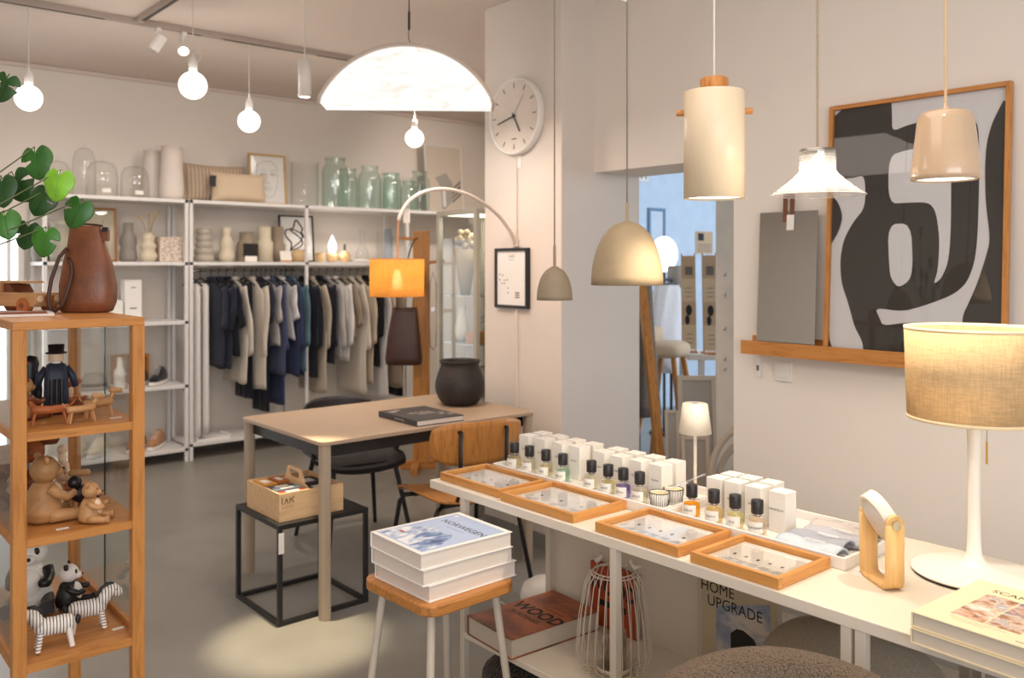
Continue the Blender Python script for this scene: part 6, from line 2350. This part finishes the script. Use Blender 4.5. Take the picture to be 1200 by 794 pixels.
# ------------------------------------------------------------------ oak valet stand with bags
t = thing('valet_stand', 'oak valet stand with pegs between the clothes rail and the vitrine', 'coat stand', (3.66, 5.30, 0), -38)
MB(m_ply).box(-.06, -.016, .06, .06, .016, 1.73).build('board', t, bev=.002)
MB(m_oak).box(-.20, -.03, 0, .20, .03, .06).build('foot', t, bev=.003)
MB(m_oaky).box(-.065, -.22, 0, -.015, -.031, .05).build('foot', t, bev=.003)
for z, s in ((1.67, -1), (1.50, -1), (1.50, 1)):
    MB(m_ply).bar((s * .06, -.02, z), (s * .17, -.02, z + .01), .022).build('peg', t)
t = thing('tote_bag', 'dark brown leather tote hanging from the valet stand below the orange lamp', 'bag', (3.48, 5.26, .77), -38)
MB(m_leatherd).loft([(0, 0, 0, .10, .03), (.006, 0, 0, .128, .045), (.05, 0, 0, .132, .05), (.20, .0, 0, .115, .035), (.36, .005, 0, .092, .018), (.41, .005, 0, .088, .012)], 32, 3, None, .03).build('body', t)
for y in (-.014, .014):
    MB(m_leatherd).ribbon([(-.06, y, .36), (-.045, y, .50), (.02, y * .5, .70), (.06, 0, .755), (.075, 0, .70), (.07, y, .50), (.06, y, .36)], .018, .004, (0, 1, 0)).build('handle', t)
t = thing('shoulder_bag', 'small black bag hanging above the brown tote', 'bag', (3.55, 5.24, 1.30), -38)
MB(m_blackp).loft([(0, 0, .03, .06, .02), (.008, 0, .03, .08, .03), (.12, 0, .03, .08, .03), (.19, 0, .03, .06, .015)], 24, 3).build('body', t)
MB(m_blackp).tube(bez((-.05, .03, .19), (-.03, .03, .3), (.0, .0, .37), (.03, .0, .375), 8), .005, 6).build('strap', t)
t = thing('leather_strap', 'tan leather strap hanging at the right edge of the valet stand', 'strap', (3.685, 5.19, .87), -38)
MB(m_leather).ribbon([(-.022, 0, .48), (-.026, 0, .2), (-.02, 0, .03), (0, 0, 0), (.02, 0, .03), (.026, 0, .2), (.022, 0, .48), (0, 0, .56), (-.022, 0, .48)], .028, .004, (0, 1, 0)).build('strap', t)
MB(m_brass).box(-.014, -.016, .28, .014, .016, .31).build('buckle', t)

# ------------------------------------------------------------------ side room through the doorway
gd = None
t = thing('moon_lamp', 'large glowing white globe floor lamp in the blue side room', 'lamp', (6.03, 5.0, 0))
MB(emit('moon_glow', (.95, .98, 1, 1), 5)).ell((0, 0, 1.575), (.115, .115, .155), 28).build('globe', t)
MB(m_black).cyl((0, 0, .02), (0, 0, 1.425), .012).build('pole', t)
MB(m_black).cyl((0, 0, 0), (0, 0, .02), .13, n=28).build('base', t)
t = thing('work_table', 'pale work table in the blue side room', 'table', (5.65, 3.92, 0), -40)
MB(m_white).box(-.46, -.22, .785, .55, .24, .82).build('tabletop', t, bev=.003)
for sx, sy in ((-.36, -.19), (-.42, .21), (.5, -.19), (.5, .21)):
    MB(m_shelf).box(sx - .02, sy - .02, 0, sx + .02, sy + .02, .785).build('leg', t)
t = thing('high_chair', 'beige upholstered chair with splayed oak legs beside the work table', 'chair', (4.94, 4.07, 0), 20)
MB(m_lin).ell((0, 0, .88), (.19, .15, .06), 26, None, 3).build('seat', t)
MB(m_lin).ell((-.02, .10, .98), (.16, .05, .06), 24, None, 3).build('backrest', t)
for sx in (-1, 1):
    for sy in (-1, 1):
        MB(m_oakz).cyl((sx * .10, sy * .08, .85), (sx * .20, sy * .20, 0), .020, .015).build('leg', t)
m_kraft = paint('kraft_card', S(196, 168, 136), .8, var=.05)
m_kraft2 = paint('sand_card', S(214, 192, 160), .8, var=.05)


def card_rack(x, y, lab, rz, tilt):
    t = thing('card_rack', lab, 'display rack', (x, y, .8202), rz, 'card racks on the work table')
    t.scale = (.72, .60, .92)
    T = ROT('Y', tilt)
    g = MB(m_oakz)
    g.T = T
    g.box(-.008, -.09, .02, .008, -.075, .82).box(-.008, .075, .02, .008, .09, .82)
    g.build('easel', t)
    for k in range(4):
        g = MB(m_kraft if k % 2 else m_kraft2)
        g.T = T
        z = .03 + .19 * k
        g.box(-.04 + .008 * k, -.088, z, -.032 + .008 * k, .088, z + .20)
        g.use(m_inkg if k != 1 else m_ink)
        if k == 3:
            g.box(-.043 + .008 * k, -.05, z + .04, -.041 + .008 * k, .04, z + .11)
        elif k == 1:
            g.ell((-.042 + .008 * k, .0, z + .13), (.003, .04, .045), 14)
            g.ell((-.042 + .008 * k, .02, z + .05), (.003, .03, .04), 14)
        else:
            for q in range(3):
                g.box(-.042 + .008 * k, -.04, z + .05 + .035 * q, -.0405 + .008 * k, .04, z + .055 + .035 * q)
        g.build('card', t)
    MB(m_oak).box(-.06, -.10, 0, .10, .10, .018).build('base', t)


card_rack(5.287, 4.145, 'left rack of brown cards standing on the work table', 44, 8)
card_rack(5.33, 3.98, 'right rack of brown cards standing on the work table', 50, 6)
t = thing('paper_sheet', 'white sheet lying at the edge of the work table', 'paper', (5.25, 4.03, .8203), -40)
MB(m_paper).box(-.12, -.05, 0, .06, .05, .004).build('sheet', t)
MB(m_paper).box(-.1, -.04, .0042, .05, .045, .007).build('sheet', t)
t = thing('woven_lamp', 'grey drum lampshade standing in front of the globe lamp', 'lamp', (5.80, 4.68, 0))
MB(fabric('grey_weave', S(168, 160, 152), .9, .12, 80)).lathe([(0, 1.47), (.06, 1.475), (.075, 1.46), (.078, 1.30), (.07, 1.29)], n=26).build('lamp_shade', t)
MB(m_white).cyl((0, 0, .02), (0, 0, 1.46), .012).build('pole', t)
MB(m_white).cyl((0, 0, 0), (0, 0, .02), .075, n=24).build('base', t)
t = thing('sheepskin', 'white sheepskin hanging over a rail beside the doorway', 'sheepskin', (5.53, 4.56, .62))
rs = []
for j in range(14):
    u = j / 13
    w = .05 + .13 * math.sin(PI * min(1, .15 + u * .8)) ** .8
    rs.append([(w * math.cos(a) * (1 + .10 * math.sin(6 * a + 3 * u)), .07 * math.sin(a) * (1 + .15 * math.sin(5 * a + 5 * u)), .70 * (1 - u)) for a in [2 * PI * i / 28 for i in range(28)]])
MB(fabric('white_wool', S(226, 226, 230), .95, .08, 60, .6)).rings(rs).build('fleece', t)
MB(m_black).box(-.09, -.04, .68, .09, -.02, .72).build('hanger_bar', t)
t = thing('clothes_stand', 'slim black rail holding the white sheepskin in the side room', 'clothes stand', (5.51, 4.66, 0))
MB(m_black).cyl((-.2, 0, 0), (-.2, 0, 1.36), .012).build('post', t)
MB(m_black).cyl((.2, 0, 0), (.2, 0, 1.36), .012).build('post', t)
MB(m_black).cyl((-.2, 0, 1.36), (.2, 0, 1.36), .012).build('crossbar', t)
# poles and leaning things beside the doorway
t = thing('wooden_pole', 'tall wooden pole leaning inside the doorway', 'pole', (0, 0, 0))
MB(m_oakz).bar((4.08, 3.37, 0), (4.33, 3.79, 1.45), .05, .05).build('pole', t)
t = thing('fur_throw', 'grey brown fur throw behind the wooden pole', 'throw', (4.56, 3.95, .45))  # throw floats, nothing is modelled to hold it up
rs = []
for j in range(12):
    u = j / 11
    w = .05 + .05 * u
    rs.append([(w * math.cos(a) * (1 + .2 * math.sin(5 * a + 4 * u)) + .05 * u, .035 * math.sin(a) * (1 + .2 * math.sin(7 * a)), .95 * (1 - u)) for a in [2 * PI * i / 26 for i in range(26)]])
MB(fabric('fur_taupe', S(122, 110, 102), .95, .2, 70, .8)).rings(rs).build('fur', t)
MB(m_oak).tube([(-.05, 0, .92), (.0, -.03, .98), (.06, -.02, .93)], .012, 8).build('ring_handle', t)
t = thing('dark_hide', 'dark hide hanging at the left edge of the doorway', 'hide', (4.22, 3.86, .05))
rs = []
for j in range(10):
    u = j / 9
    w = .07 + .06 * math.sin(PI * u)
    rs.append([(w * math.cos(a) * (1 + .15 * math.sin(4 * a + 4 * u)), .03 * math.sin(a), .95 * (1 - u)) for a in [2 * PI * i / 24 for i in range(24)]])
MB(fabric('hide_brown', S(84, 74, 66), .9, .25, 40, .5)).rings(rs).build('hide', t)
MB(m_oak).cyl((-.09, 0, .95), (.09, 0, .95), .012).build('hanging_rod', t)


def leaning_frame(lab, x, y, w, h, tilt, rz, e=.03, pm_=None):
    t = thing('empty_frame', lab, 'frame', (x, y, .0005), rz, 'pale frames leaning in the side room')
    T = ROT('X', -tilt)
    g = MB(m_beechw)
    g.T = T
    g.box(-w / 2, 0, 0, -w / 2 + e, .03, h).box(w / 2 - e, 0, 0, w / 2, .03, h).box(-w / 2 + e, 0, 0, w / 2 - e, .03, e).box(-w / 2 + e, 0, h - e, w / 2 - e, .03, h)
    g.build('frame', t, bev=.002)
    g = MB(pm_ or m_greyp)
    g.T = T
    g.box(-w / 2 + e, .012, e, w / 2 - e, .02, h - e)
    g.build('backing', t)


m_beechw = paint('pale_frame', S(206, 192, 174), .5)
m_greyp = paint('grey_backing', S(176, 168, 158), .6)
leaning_frame('tallest pale frame leaning inside the doorway, with a grey backing', 4.37, 3.34, .24, .80, 9, -42, .03)
leaning_frame('low pale frame leaning in front of the tall one', 4.02, 3.09, .16, .51, 10, -42, .022)
leaning_frame('slim pale frame at the left of the leaning frames', 3.99, 3.235, .08, .64, 8, -42, .016)
t = thing('round_hoops', 'two curved pale hoops standing behind the right edge of the doorway', 'hoop', (4.25, 2.80, .0), -42)
for r_, y in ((.30, 0), (.25, .05)):
    MB(m_beechw).tube([(r_ * math.cos(2 * PI * i / 40), y, r_ + .022 + r_ * math.sin(2 * PI * i / 40)) for i in range(40)], .02, 8, True).build('hoop', t)
t = thing('peg_panel', 'tall pale peg panel with hooks behind the right edge of the doorway', 'panel', (4.35, 3.15, 0), -42)
MB(paint('cream_panel', S(246, 238, 226), .6)).box(-.045, 0, 0, .20, .03, 2.35).build('panel', t)
for z in (1.42, 1.30, 1.10, .92, .86):
    MB(m_brass).tube([(-.0, 0, z), (-.0, -.03, z), (-.0, -.04, z + .02)], .004, 6).build('hook', t)
# things on the blue wall
t = thing('wall_frame', 'slim blue frame hanging on the blue wall', 'picture', (6.98, 5.898, 1.75))
g = MB(paint('blue_frame', S(96, 128, 160), .5))
w, h, e = .26, .62, .03
g.box(-w / 2, -.02, -h / 2, -w / 2 + e, 0, h / 2).box(w / 2 - e, -.02, -h / 2, w / 2, 0, h / 2).box(-w / 2 + e, -.02, -h / 2, w / 2 - e, 0, -h / 2 + e).box(-w / 2 + e, -.02, h / 2 - e, w / 2 - e, 0, h / 2)
g.build('frame', t)
MB(paint('pale_blue_print', S(200, 216, 232), .6)).box(-w / 2 + e, -.012, -h / 2 + e, w / 2 - e, -.006, h / 2 - e).build('print', t)
t = thing('newspaper_page', 'brown newspaper page pinned to the blue wall', 'poster', (7.78, 5.898, 1.72))
g = MB(m_kraft).box(-.15, -.004, -.12, .15, 0, .12)
g.use(m_ink).box(-.11, -.0045, .02, -.01, -.004, .10)
g.use(m_inkg)
for k in range(5):
    g.box(-.12, -.0045, -.02 - .02 * k, .12, -.004, -.013 - .02 * k)
g.build('page', t)
t = thing('wall_socket', 'white double socket high on the blue wall', 'socket', (6.78, 5.898, 2.36))
MB(m_white).box(-.07, -.012, -.035, .07, 0, .035).build('plate', t, bev=.002)
MB(m_inkg).box(-.045, -.0135, -.012, -.02, -.012, .012).box(.02, -.0135, -.012, .045, -.012, .012).build('outlets', t)
